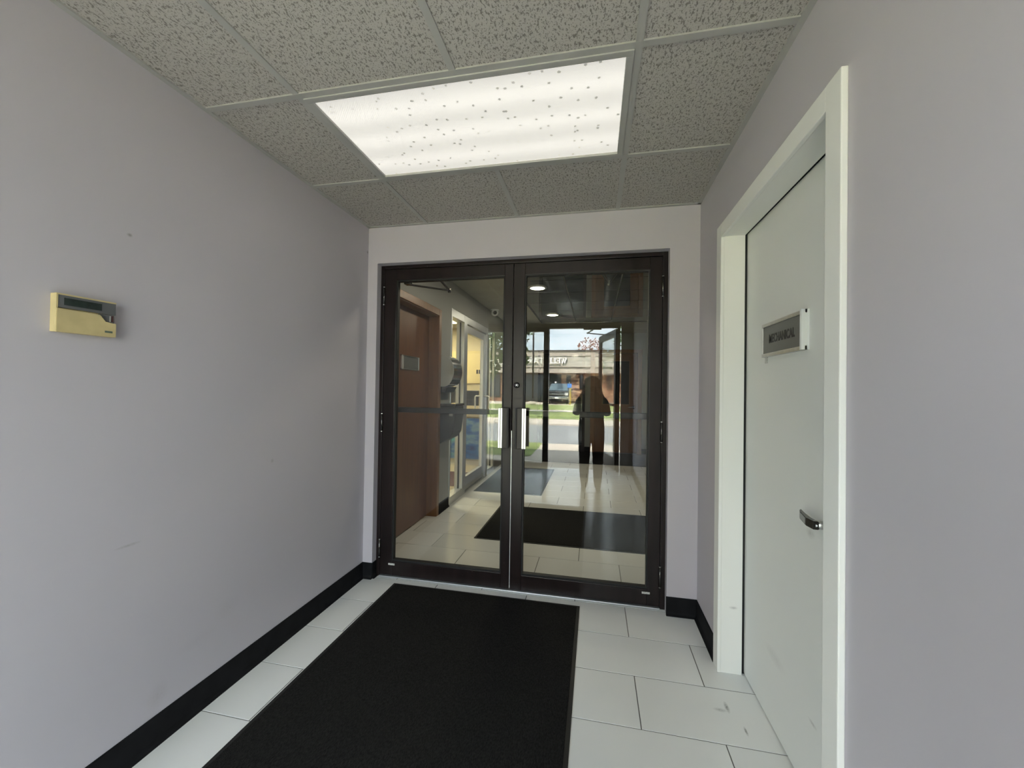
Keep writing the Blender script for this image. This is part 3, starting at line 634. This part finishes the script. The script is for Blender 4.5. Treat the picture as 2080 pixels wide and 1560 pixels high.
for s in (1, -1):
    xb, xo = (-1.48, -1.40) if s > 0 else (-1.525, -1.605)
    tube('pull_handle', [(xb, 3.10, 1.175), (xo + s * -0.012, 3.10, 1.175), (xo, 3.10, 1.163), (xo, 3.10, 0.937), (xo + s * -0.012, 3.10, 0.925), (xb, 3.10, 0.925)], 0.011, M['brightstrip'], gd, 10)
for z in (1.85, 0.25): tube('hinge', [(-1.475, gy0 + 0.02, z - 0.06), (-1.475, gy0 + 0.02, z + 0.06)], 0.010, M['darkmetal'], gd, 10)

# far wooden door with glass panel
fd = empty('door_6', (0.51, LY, 0.005), 'brown wooden door with a tall glass panel at the lobby end', 'door', kind='structure')
for a in ((0.085, 0.235, 0.01, 2.04), (0.79, 0.935, 0.01, 2.04), (0.235, 0.79, 0.01, 0.985), (0.235, 0.79, 1.90, 2.04)): box('rail' if a[1] - a[0] > 0.3 else 'stile', a[0], a[1], LY + 0.03, LY + 0.075, a[2], a[3], M['wood'], fd, 0.002)
box('pane', 0.235, 0.79, LY + 0.048, LY + 0.056, 0.985, 1.90, M['darkglass'], fd)
for a in ((0.235, 0.25, 0.985, 1.90), (0.775, 0.79, 0.985, 1.90), (0.25, 0.775, 0.985, 1.0), (0.25, 0.775, 1.885, 1.90)): box('glazing_bead', a[0], a[1], LY + 0.026, LY + 0.048, a[2], a[3], M['woodtrim'], fd)
fl = tube('lever_handle', [(0.865, LY + 0.03, 0.945), (0.865, LY - 0.03, 0.945)], 0.014, M['chrome'], fd, 16)
tube('rose', [(0.865, LY + 0.03, 0.945), (0.865, LY + 0.018, 0.945)], 0.034, M['chrome'], fl, 20); tube('lever_blade', [(0.865, LY - 0.028, 0.945), (0.80, LY - 0.030, 0.945), (0.745, LY - 0.022, 0.942)], 0.011, M['chrome'], fl, 12)
ft = empty('trim_4', (0.51, LY, 0), 'stained oak casing of the wooden door with a glass panel', 'door casing', kind='structure')
box('casing_leg', 0.0, 0.085, LY - 0.014, LY + 0.08, 0, 2.12, M['woodtrim'], ft, 0.003); box('casing_leg', 0.935, 1.02, LY - 0.014, LY + 0.08, 0, 2.12, M['woodtrim'], ft, 0.003); box('casing_head', 0.085, 0.935, LY - 0.0135, LY + 0.08, 2.045, 2.12, M['woodtrim'], ft, 0.003)
# far dark glazed door
gd2 = empty('door_7', (-0.605, LY, 0.005), 'dark glazed door in a black frame at the lobby end', 'door', kind='structure')
for a in ((-1.10, -1.04, 0, 2.12), (-0.17, -0.11, 0, 2.12), (-1.04, -0.17, 2.05, 2.12), (-1.04, -0.17, 0, 0.14)): box('frame_rail' if a[1] - a[0] > 0.3 else 'frame_stile', a[0], a[1], LY - 0.01, LY + 0.05, a[2], a[3], M['bronze'], gd2, 0.003)
box('pane', -1.04, -0.17, LY + 0.015, LY + 0.023, 0.14, 2.05, M['darkglass'], gd2)
box('push_bar', -1.02, -0.19, LY - 0.05, LY - 0.025, 1.0, 1.04, M['bronze'], gd2, 0.004)
struct(boxes('wall_beyond', [(-1.3, 1.3, LY + 0.2, LY + 0.24, 0, 2.7)], M['plenum']), 'unlit space behind the doors at the lobby end', 'wall')

# ---- room beyond the partition
struct(boxes('wall_side_room', [(-5.0, LX0 - 0.12, LY, LY + 0.12, 0, 2.7), (-5.12, -5.0, 0.9, LY, 0, 2.7), (-5.0, LX0 - 0.12, 0.9, 1.02, 0, 2.7)], M['cream']), 'cream painted walls of the room behind the glass partition', 'wall')
struct(box('floor_side_room', -5.0, LX0 - 0.09, 1.0, LY, -0.08, -0.001, M['beigetile']), 'beige floor of the room behind the glass partition', 'floor')
struct(box('trim_floor_band', -5.0, LX0 - 0.1, 2.53, 3.40, -0.002, 0.0015, M['maroon']), 'maroon band laid across the beige side room floor', 'floor band')
struct(box('ceiling_side_room', -5.0, LX0 - 0.1, 1.0, LY, 2.62, 2.7, M['plaster']), 'plaster ceiling of the room behind the glass partition', 'ceiling')
for yy in (2.6, 5.0):
    cl = empty('ceiling_light', (-2.9, yy, 2.62), 'warm rectangular ceiling light above the ' + ('maroon floor band' if yy < 3 else 'blue service counter'), 'ceiling light', 'side room ceiling lights')
    box('frame', -3.5, -2.3, yy - 0.3, yy + 0.3, 2.60, 2.6195, M['tee'], cl); box('diffuser', -3.47, -2.33, yy - 0.27, yy + 0.27, 2.592, 2.600, M['roompanel'], cl)
    area('room_lamp', (-2.9, yy, 2.585), (0, 0, -1), 1.1, 0.5, 60, (1, 0.88, 0.60))
bd = empty('notice_board', (-2.6, LY, 1.39), 'yellow board with small dark marks behind the counter', 'board')
box('panel', -4.2, LX0 - 0.13, LY - 0.03, LY - 0.001, 1.39, 2.10, M['yellow'], bd, 0.003)
for x0, w in ((-2.46, 0.16), (-2.18, 0.12)):
    for k in range(3): box('mark', x0 + k * w / 3, x0 + k * w / 3 + w / 4, LY - 0.0325, LY - 0.029, 1.60, 1.69, M['signblack'], bd)
ctr = empty('service_counter', (-2.9, 4.6, 0), 'service counter with a blue printed front and beige edge', 'counter')
box('body', -4.4, -1.75, 4.36, 4.95, 0.0, 0.78, M['cream'], ctr)
for k in range(4): box('front_panel', -4.4 + k * 0.6625 + 0.004, -4.4 + (k + 1) * 0.6625 - 0.004, 4.335, 4.3595, 0.03, 0.75, M['bluepanel'], ctr, 0.003)
box('worktop', -4.42, -1.73, 4.31, 5.0, 0.78, 0.88, M['cream'], ctr, 0.005)
mo = empty('monitor', (-2.35, 4.7, 0.88), 'dark computer monitor standing on the blue counter', 'monitor')
box('screen', -2.62, -2.02, 4.68, 4.72, 0.96, 1.24, M['monitor'], mo, 0.006); box('stand', -2.36, -2.28, 4.70, 4.76, 0.89, 1.05, M['monitor'], mo); box('foot', -2.44, -2.20, 4.62, 4.82, 0.8802, 0.892, M['monitor'], mo, 0.003)

# ================================================================== STREET ENTRANCE (behind the camera, mirrored in the glass)
so = empty('window_2', (-1.3, YO, 0), 'dark framed sidelight panes beside the open street door', 'sidelight', kind='structure')
box('jamb_post', -0.735, -0.650, YO - 0.06, YO + 0.06, 0, 2.30, M['bronze'], so, 0.004); box('jamb_post', -2.10, -2.04, YO - 0.06, YO + 0.06, 0, 2.30, M['bronze'], so, 0.004)
box('mullion', -1.42, -1.37, YO - 0.05, YO + 0.05, 0.09, 2.23, M['bronze'], so, 0.004)
box('header', -2.04, -0.735, YO - 0.05, YO + 0.05, 2.23, 2.30, M['bronze'], so, 0.004); box('sill', -2.04, -0.735, YO - 0.05, YO + 0.05, 0, 0.09, M['bronze'], so, 0.004)
box('head', -0.65, 0.43, YO - 0.05, YO + 0.05, 2.275, 2.305, M['bronze'], so, 0.004); box('hinge_jamb', 0.43, 0.468, YO - 0.06, YO + 0.06, 0, 2.305, M['bronze'], so, 0.004)
for a in ((-2.04, -1.42), (-1.37, -0.735)): box('pane', a[0] - 0.005, a[1] + 0.005, YO - 0.003, YO + 0.003, 0.085, 2.235, M['clearglass'], so)
# open leaf, built closed along -X from its hinge, then swung out
ld = empty('door_8', (0.425, YO - 0.03, 0.01), 'glass street door standing open behind the photographer', 'door', kind='structure')
LW = 1.05; hx, hy = 0.425, YO - 0.03
def lp(name, a, b, z0, z1, m, t0=-0.022, t1=0.022, bev=0.003): return box(name, hx - b, hx - a, hy + t0, hy + t1, z0, z1, m, ld, bev)
lp('stile', 0, 0.09, 0.015, 2.265, M['bronze']); lp('stile', LW - 0.09, LW, 0.015, 2.265, M['bronze'])
lp('bottom_rail', 0.09, LW - 0.09, 0.015, 0.20, M['bronze']); lp('top_rail', 0.09, LW - 0.09, 2.15, 2.265, M['bronze'])
lp('pane', 0.085, LW - 0.085, 0.195, 2.155, M['clearglass'], -0.003, 0.003, 0); lp('push_bar', 0.06, LW - 0.06, 1.03, 1.07, M['bronze'], 0.03, 0.055)
ld.rotation_euler.z = math.radians(76)
cl = empty('door_closer', (0.0, YO, 2.25), 'dark overhead closer arm reaching to the open street door', 'door closer')
box('body', -0.10, 0.18, YO + 0.05, YO + 0.10, 2.24, 2.30, M['darkmetal'], cl, 0.005)
tube('closer_arm', [(0.04, YO + 0.06, 2.235), (-0.05, YO - 0.20, 2.225)], 0.011, M['darkmetal'], cl, 8); tube('closer_arm', [(-0.05, YO - 0.20, 2.225), (0.36, YO - 0.33, 2.20)], 0.009, M['darkmetal'], cl, 8)

# ================================================================== OUTSIDE
def ground(name, x0, x1, y0, y1, z, m, label, cat): return struct(box(name, x0, x1, y0, y1, z - 0.3, z, m), label, cat)
ground('sidewalk', -1.12, 30, -7.0, YO - 0.13, -0.01, M['concrete'], 'pale concrete pavement outside the entrance', 'pavement')
ground('sidewalk_strip', -30, -1.12, -5.0, YO - 0.13, -0.0105, M['concrete'], 'pale concrete walk along the facade', 'pavement')
tag(ground('lawn', -30, -1.12, -7.0, -5.0, -0.005, M['grass'], 'small lawn beside the entrance walk', 'lawn'))
ground('road', -60, 60, -12.3, -7.0, -0.06, M['asphalt'], 'grey asphalt street between the two kerbs', 'road')
ground('sidewalk_opposite', -60, 60, -14.7, -12.3, 0.0, M['concrete'], 'pale concrete pavement on the bank side of the street', 'pavement')
ground('lawn_verge', -60, 60, -20.2, -14.7, 0.01, M['grass'], 'green verge next to the far pavement', 'lawn')
ground('footpath', -60, 60, -22.3, -20.2, 0.0, M['concrete'], 'narrow concrete path between two lawns', 'path')
ground('lawn_parking', -60, 60, -30.0, -22.3, 0.01, M['grass'], 'lawn in front of the parking spaces', 'lawn')
ground('parking_lot', -60, 60, -60.0, -30.0, 0.0, M['concrete'], 'pale parking surface before the bank', 'parking lot')

# bank across the street
bk = empty('bank_building', (-9.0, -36.0, 0), 'low stone bank with a cream fascia and white letters', 'building')
BX0, BX1 = -24.0, 5.0
box('stone_wall', BX0, BX1, -44, -36.6, 0, 3.0, M['stone'], bk)
fasc = box('fascia', BX0 - 0.5, BX1 + 0.5, -45, -36.0, 2.86, 4.95, M['fascia'], bk)
box('coping', BX0 - 0.6, BX1 + 0.6, -45.1, -35.9, 4.95, 5.06, M['coping'], fasc)
for a in ((BX0, -13.2), (-12.6, -0.36), (0.14, BX1)):
    pnl = box('fascia_panel', a[0], a[1], -36.02, -35.97, 3.50, 4.48, M['fasciapanel'], bk)
    box('panel_rail', a[0], a[1], -35.99, -35.90, 4.48, 4.57, M['fascia'], pnl); box('panel_rail', a[0], a[1], -35.99, -35.90, 3.41, 3.50, M['fascia'], pnl)
box('lower_band', BX0 - 0.5, BX1 + 0.5, -36.0, -35.93, 2.86, 3.15, M['fascia'], bk)
for a in ((-8.5, -3.1, 0.05, 2.75), (-2.62, -2.18, 1.3, 2.7), (-1.36, -1.0, 1.3, 2.7), (1.2, 1.7, 1.3, 2.7), (-14.5, -9.2, 0.4, 2.75)):
    w_ = box('window', a[0], a[1], -36.6, -36.54, a[2], a[3], M['bronze'], bk); box('pane', a[0] + 0.06, a[1] - 0.06, -36.545, -36.52, a[2] + 0.06, a[3] - 0.06, M['darkglass'], w_)
# sign letters, strokes with slab serifs; reading direction seen from the street is -X
def letter(ch):
    t_, n_ = 0.17, 0.075
    st = {'W': [[(0, 1), (0.27, 0), t_], [(0.27, 0), (0.5, 0.9), n_], [(0.5, 0.9), (0.73, 0), t_], [(0.73, 0), (1.0, 1), n_], [(-0.12, 0.97), (0.18, 0.97), n_], [(0.85, 0.97), (1.14, 0.97), n_]],
          'E': [[(0.14, 0), (0.14, 1), t_], [(0, 0.97), (0.7, 0.97), n_], [(0, 0.03), (0.74, 0.03), n_], [(0.14, 0.5), (0.52, 0.5), n_], [(0.69, 1), (0.69, 0.74), n_], [(0.73, 0), (0.73, 0.28), n_], [(0.52, 0.38), (0.52, 0.62), n_]],
          'L': [[(0.14, 0), (0.14, 1), t_], [(0, 0.97), (0.3, 0.97), n_], [(0, 0.03), (0.66, 0.03), n_], [(0.65, 0), (0.65, 0.30), n_]],
          'F': [[(0.14, 0), (0.14, 1), t_], [(0, 0.97), (0.7, 0.97), n_], [(0, 0.03), (0.3, 0.03), n_], [(0.14, 0.5), (0.5, 0.5), n_], [(0.69, 1), (0.69, 0.72), n_], [(0.5, 0.38), (0.5, 0.62), n_]],
          'A': [[(0.05, 0), (0.42, 1), n_], [(0.42, 1), (0.78, 0), t_], [(0.2, 0.33), (0.66, 0.33), n_], [(-0.08, 0.03), (0.2, 0.03), n_], [(0.62, 0.03), (0.94, 0.03), n_]],
          'R': [[(0.14, 0), (0.14, 1), t_], [(0, 0.97), (0.4, 0.97), n_], [(0, 0.03), (0.3, 0.03), n_], [(0.14, 0.5), (0.42, 0.5), n_], [(0.40, 0.5), (0.84, 0.02), t_]]}.get(ch, [])
    def cv(cx, cy, rx, ry, a0, a1, w, n=10):
        P = [(cx + rx * math.cos(math.radians(a0 + (a1 - a0) * k / n)), cy + ry * math.sin(math.radians(a0 + (a1 - a0) * k / n))) for k in range(n + 1)]
        return [[P[k], P[k + 1], w] for k in range(n)]
    if ch == 'R': st = st + cv(0.40, 0.735, 0.24, 0.235, -90, 90, 0.13)
    if ch == 'S': st = cv(0.32, 0.73, 0.25, 0.23, 25, 270, 0.12) + cv(0.32, 0.27, 0.27, 0.23, 90, -155, 0.13) + [[(0.56, 1.0), (0.56, 0.72), n_], [(0.06, 0), (0.06, 0.30), n_]]
    if ch == 'O': st = cv(0.45, 0.5, 0.38, 0.46, 0, 360, 0.14, 18)
    if ch == 'G': st = cv(0.45, 0.5, 0.38, 0.46, 40, 330, 0.14, 16) + [[(0.78, 0.05), (0.78, 0.45), 0.13], [(0.58, 0.45), (0.94, 0.45), n_]]
    return st, {'W': 1.12, 'E': 0.86, 'L': 0.78, 'S': 0.72, ' ': 0.34, 'F': 0.82, 'A': 0.92, 'R': 0.92, 'G': 0.98, 'O': 0.98}[ch]
cx = 0.0; LHt = 0.53
for ch in 'WELLS FARGO':
    st, adv = letter(ch)
    if st:
        bm = bmesh.new()
        for n_s, (a, b, w) in enumerate(st):
            a, b = Vector(a), Vector(b); d = (b - a).normalized(); nrm = Vector((-d.y, d.x)) * w / 2
            q = [a + nrm - d * 0.01, b + nrm + d * 0.01, b - nrm + d * 0.01, a - nrm - d * 0.01]
            def P(v, yy): return bm.verts.new((-2.62 - (cx + v.x) * LHt * 0.94, yy, 3.765 + v.y * LHt))
            A = [P(v, -35.90 - n_s * 0.002) for v in q]; B = [P(v, -35.78 + n_s * 0.003) for v in q]
            bm.faces.new(A); bm.faces.new(B[::-1])
            for i in range(4): bm.faces.new((A[i], A[(i + 1) % 4], B[(i + 1) % 4], B[i]))
        from_bm('letter', bm, M['signwhite'], bk)
    cx += adv
# pickup truck facing the entrance
tk = empty('pickup_truck', (-3.05, -33.5, 0), 'dark pickup truck parked nose first before the bank', 'truck')
tx, ty = -3.05, -31.55
prism('body', [(ty, 0.45), (ty, 1.02), (ty - 0.25, 1.10), (ty - 1.35, 1.16), (ty - 4.5, 1.16), (ty - 4.5, 0.45)], 0, tx - 0.98, tx + 0.98, M['carpaint'], tk, 0.04)
cabm = bmesh.new()
def ring(y0, y1, w, z): return [cabm.verts.new(c) for c in ((tx - w, y0, z), (tx + w, y0, z), (tx + w, y1, z), (tx - w, y1, z))]
R0, R1 = ring(ty - 1.25, ty - 3.3, 0.92, 1.12), ring(ty - 2.0, ty - 3.15, 0.74, 1.82); cabm.faces.new(R0); cabm.faces.new(R1[::-1])
for i in range(4): cabm.faces.new((R0[i], R0[(i + 1) % 4], R1[(i + 1) % 4], R1[i]))
from_bm('cab', cabm, M['carpaint'], tk)
ws = bmesh.new(); A = [ws.verts.new(c) for c in ((tx - 0.84, ty - 1.30, 1.17), (tx + 0.84, ty - 1.30, 1.17), (tx + 0.69, ty - 1.93, 1.77), (tx - 0.69, ty - 1.93, 1.77))]; ws.faces.new(A)
B = [ws.verts.new(v.co + Vector((0, 0.02, 0.02))) for v in A]; ws.faces.new(B[::-1])
for i in range(4): ws.faces.new((A[i], A[(i + 1) % 4], B[(i + 1) % 4], B[i]))
from_bm('windshield', ws, plain('windshield_glass', (0.10, 0.14, 0.16, 1), 0.05), tk)
box('grille', tx - 0.66, tx + 0.66, ty - 0.01, ty + 0.03, 0.72, 0.98, M['black'], tk, 0.01); box('grille_bar', tx - 0.66, tx + 0.66, ty + 0.02, ty + 0.05, 0.82, 0.90, M['chrome'], tk, 0.01)
box('bumper', tx - 0.98, tx + 0.98, ty - 0.05, ty + 0.14, 0.46, 0.66, M['chrome'], tk, 0.03); box('license_plate', tx - 0.16, tx + 0.16, ty + 0.141, ty + 0.152, 0.48, 0.62, M['acrylic'], tk)
for s in (-1, 1):
    box('headlight', tx + s * 0.68, tx + s * 0.93, ty - 0.02, ty + 0.035, 0.78, 0.99, M['brightstrip'], tk, 0.01); box('mirror', tx + s * 0.99, tx + s * 1.22, ty - 1.62, ty - 1.52, 1.14, 1.34, M['carpaint'], tk, 0.02)
    for yy in (ty - 0.95, ty - 3.75): tube('wheel', [(tx + s * 0.72, yy, 0.39), (tx + s * 0.97, yy, 0.39)], 0.39, M['tyre'], tk, 24)
tube('roof_beacon', [(tx - 0.35, ty - 2.3, 1.82), (tx - 0.35, ty - 2.3, 1.96)], 0.09, M['acrylic'], tk, 14)
tag(tube('bollard', [(-1.93, -31.15, 0), (-1.93, -31.15, 1.36), (-1.93, -31.15, 1.42)], 0.09, M['yellowpaint'], None, 18), 'yellow steel bollard before the stone bank wall', 'bollard')
hs = empty('parking_sign', (-1.96, -30.9, 0), 'small blue parking sign on a thin post', 'sign')
tube('post', [(-1.96, -30.9, 0), (-1.96, -30.9, 1.9)], 0.025, M['steel'], hs, 10); box('plate', -2.13, -1.79, -30.87, -30.85, 1.42, 1.76, M['bluesign'], hs, 0.005)
lp_ = empty('lamp_post', (-4.95, -29.0, 0), 'tall dark parking lamp post on a concrete footing', 'lamp post')
tube('footing', [(-4.75, -29.0, 0), (-4.75, -29.0, 0.30)], 0.26, M['concrete'], lp_, 20); tube('pole', [(-4.75, -29.0, 0.30), (-4.75, -29.0, 8.0)], 0.065, M['bronze'], lp_, 14); tube('base_cover', [(-4.75, -29.0, 0.30), (-4.75, -29.0, 0.55)], 0.16, M['bronze'], lp_, 16, 0.09)
box('lamp_head', -5.0, -4.5, -29.15, -28.4, 7.9, 8.05, M['bronze'], lp_, 0.02)

# trees
def tree(name, x, y, h, cr_, mat, label, leaves, seed, lsz):
    rnd = random.Random(seed); e = empty(name, (x, y, 0), label, 'tree')
    tube('trunk', [(x, y, 0), (x + 0.05, y, h * 0.3), (x, y + 0.05, h * 0.62), (x + 0.06, y, h * 0.9)], h * 0.028, M['bark'], e, 10, h * 0.008)
    bm = bmesh.new(); cz = h * 0.66
    for k in range(10):
        a = rnd.uniform(0, 6.28); z0 = h * rnd.uniform(0.32, 0.7); L = cr_ * rnd.uniform(0.6, 0.95)
        p0 = Vector((x, y, z0)); p1 = p0 + Vector((math.cos(a) * L, math.sin(a) * L, L * rnd.uniform(0.5, 1.0))); sd = Vector((-math.sin(a), math.cos(a), 0)) * h * 0.006; up = Vector((0, 0, h * 0.006))
        A = [bm.verts.new(p0 + q) for q in (sd, up, -sd)]; t_ = bm.verts.new(p1)
        for i in range(3): bm.faces.new((A[i], A[(i + 1) % 3], t_))
    from_bm('branches', bm, M['bark'], e)
    bm = bmesh.new()
    for k in range(leaves):
        while True:
            d = Vector((rnd.uniform(-1, 1), rnd.uniform(-1, 1), rnd.uniform(-1, 1)))
            if 0.15 < d.length < 1: break
        c = Vector((x, y, cz)) + Vector((d.x * cr_, d.y * cr_, d.z * h * 0.36)); c += Vector((math.sin(c.z * 3 + c.x * 2), math.cos(c.y * 3), math.sin(c.x * 4))) * cr_ * 0.10
        u_ = Vector((rnd.gauss(0, 1), rnd.gauss(0, 1), rnd.gauss(0, 1))).normalized(); v_ = u_.orthogonal().normalized(); s = lsz * rnd.uniform(0.6, 1.3)
        bm.faces.new([bm.verts.new(c + q) for q in (u_ * s, v_ * s * 0.55, -u_ * s, -v_ * s * 0.55)])
    f = from_bm('foliage', bm, mat, e); f['kind'] = 'stuff'
    return e
tree('autumn_tree', -0.6, -47.5, 7.6, 1.9, M['leaforange'], 'orange autumn tree rising behind the bank roof', 700, 3, 0.16)
tree('leafy_tree', -5.2, -16.6, 6.4, 2.4, M['leafgreen'], 'green leafy tree on the verge across the street', 2600, 5, 0.15)
tree('leafy_tree', 3.6, -25.5, 7.5, 2.3, M['leafgreen'], 'thin green tree on the lawn near the parking lot', 1100, 9, 0.15)

# ================================================================== PERSON taking the picture (seen only as a reflection)
def person(px_, py_):
    e = empty('person', (px_, py_, 0), 'person in dark clothes with long hair holding up a phone', 'person')
    V, E, Rr = [], [], []
    def v(x, y, z, rx, ry=None, par=None):
        V.append((px_ + x, py_ + y, z)); Rr.append((rx, ry or rx))
        if par is not None: E.append((par, len(V) - 1))
        return len(V) - 1
    pel = v(0, 0, 0.76, 0.178, 0.115)
    wst = v(0, 0, 0.90, 0.168, 0.105, pel); ch = v(0, 0.0, 1.06, 0.168, 0.105, wst); sh = v(0, -0.01, 1.17, 0.130, 0.085, ch)
    nk = v(0, 0.0, 1.245, 0.050, 0.050, sh); hd_ = v(0, 0.015, 1.31, 0.072, 0.082, nk); v(0, 0.015, 1.40, 0.066, 0.076, hd_)
    hands = []
    for s in (-1, 1):
        hp = v(s * 0.085, 0, 0.66, 0.100, 0.095, pel); kn = v(s * 0.085, 0.02, 0.40, 0.076, 0.072, hp); cf = v(s * 0.088, -0.005, 0.26, 0.072, 0.068, kn)
        an = v(s * 0.085, -0.01, 0.085, 0.058, 0.054, cf); he = v(s * 0.087, 0.03, 0.040, 0.045, 0.038, an); v(s * 0.097, 0.12, 0.030, 0.043, 0.028, he)
        so_ = v(s * 0.165, -0.01, 1.155, 0.058, 0.055, sh); el = v(s * 0.200, 0.04, 0.965, 0.054, 0.054, so_); fa = v(s * 0.165, 0.11, 1.10, 0.042, 0.042, el)
        wr_ = v(s * 0.115, 0.165, 1.235, 0.026, 0.026, fa)
        pm = v(s * 0.098, 0.178, 1.272, 0.026, 0.018, wr_)
        for k, (dx, dz, L) in enumerate(((-0.004, 0.018, 0.9), (-0.010, 0.030, 1.0), (-0.014, 0.040, 1.05), (-0.006, 0.048, 0.95))):
            f1 = v(s * (0.094 + dx * 0.2), 0.192, 1.276 + dz * 0.55, 0.0085, 0.0085, pm); v(s * (0.072 + dx * L), 0.200, 1.280 + dz * 0.6, 0.0075, 0.0075, f1)
        t1 = v(s * 0.082, 0.170, 1.268, 0.010, 0.010, pm); v(s * 0.055, 0.176, 1.270, 0.0085, 0.0085, t1)
    me = bpy.data.meshes.new('body'); me.from_pydata([(a - px_, b - py_, c) for a, b, c in V], E, []); me.update()
    o = bpy.data.objects.new('body', me); o.location = (px_, py_, 0); link(o, e); me.materials.append(M['cloth'])
    sk = o.modifiers.new('skin', 'SKIN'); sk.use_smooth_shade = True
    for i, r_ in enumerate(Rr): me.skin_vertices[0].data[i].radius = r_; me.skin_vertices[0].data[i].use_root = (i == 0)
    sb = o.modifiers.new('smooth', 'SUBSURF'); sb.levels = 2; sb.render_levels = 2
    # face
    bm = bmesh.new(); bmesh.ops.create_uvsphere(bm, u_segments=24, v_segments=16, radius=1)
    for w in bm.verts:
        c = w.co; nose = math.exp(-((c.x / 0.18) ** 2 + ((c.z + 0.15) / 0.28) ** 2)) * (0.20 if c.y > 0 else 0); jaw = 1 - 0.22 * max(0, -c.z)
        eye = -0.08 * sum(math.exp(-(((c.x - q * 0.38) / 0.16) ** 2 + ((c.z - 0.05) / 0.12) ** 2)) for q in (-1, 1)) if c.y > 0 else 0
        w.co = Vector((px_ + c.x * 0.070 * jaw, py_ + 0.022 + (c.y + nose + eye) * 0.082, 1.345 + c.z * 0.108))
    hdm = from_bm('head', bm, M['skin'], e, True)
    for q in (-1, 1):
        bm = bmesh.new(); bmesh.ops.create_uvsphere(bm, u_segments=10, v_segments=6, radius=0.0085); bmesh.ops.translate(bm, verts=bm.verts[:], vec=(px_ + q * 0.027, py_ + 0.0905, 1.352)); from_bm('eye', bm, M['hair'], hdm, True)
    box('mouth', px_ - 0.022, px_ + 0.022, py_ + 0.092, py_ + 0.100, 1.288, 1.296, plain('lip_tone', (0.35, 0.13, 0.11, 1), 0.5), hdm, 0.003)
    # long hair falling over the shoulders
    bm = bmesh.new(); bmesh.ops.create_uvsphere(bm, u_segments=28, v_segments=20, radius=1)
    for w in bm.verts:
        c = w.co.copy(); low = max(0.0, -c.z)
        x = c.x * (0.104 + 0.052 * min(1, low * 1.8)) if low < 0.9 else c.x * 0.32
        y = c.y * 0.100
        z = 1.375 + (c.z * 0.100 if c.z > 0 else c.z * 0.27)
        if c.y > 0.1 and c.z < 0.5:                       # open at the face, two locks falling in front of the shoulders
            y = 0.030 + 0.03 * c.y if abs(c.x) < 0.62 else 0.045 + 0.05 * c.y
        x *= 1 + 0.035 * math.sin(z * 70 + c.x * 9)
        w.co = Vector((px_ + x, py_ - 0.020 + y, z))
    from_bm('hair', bm, M['hair'], e, True)
    return e
person(0.050, -2.69)
ph = empty('phone', (0.085, -2.484, 1.25), 'dark phone held up in both hands', 'phone')
pb = box('body', 0.085 - 0.120, 0.085 + 0.022, -2.490, -2.482, 1.262, 1.332, M['black'], ph, 0.004)
box('screen', 0.085 - 0.116, 0.085 + 0.018, -2.4915, -2.4898, 1.266, 1.328, M['lcd'], pb)
ph.rotation_euler.z = math.radians(11.7)
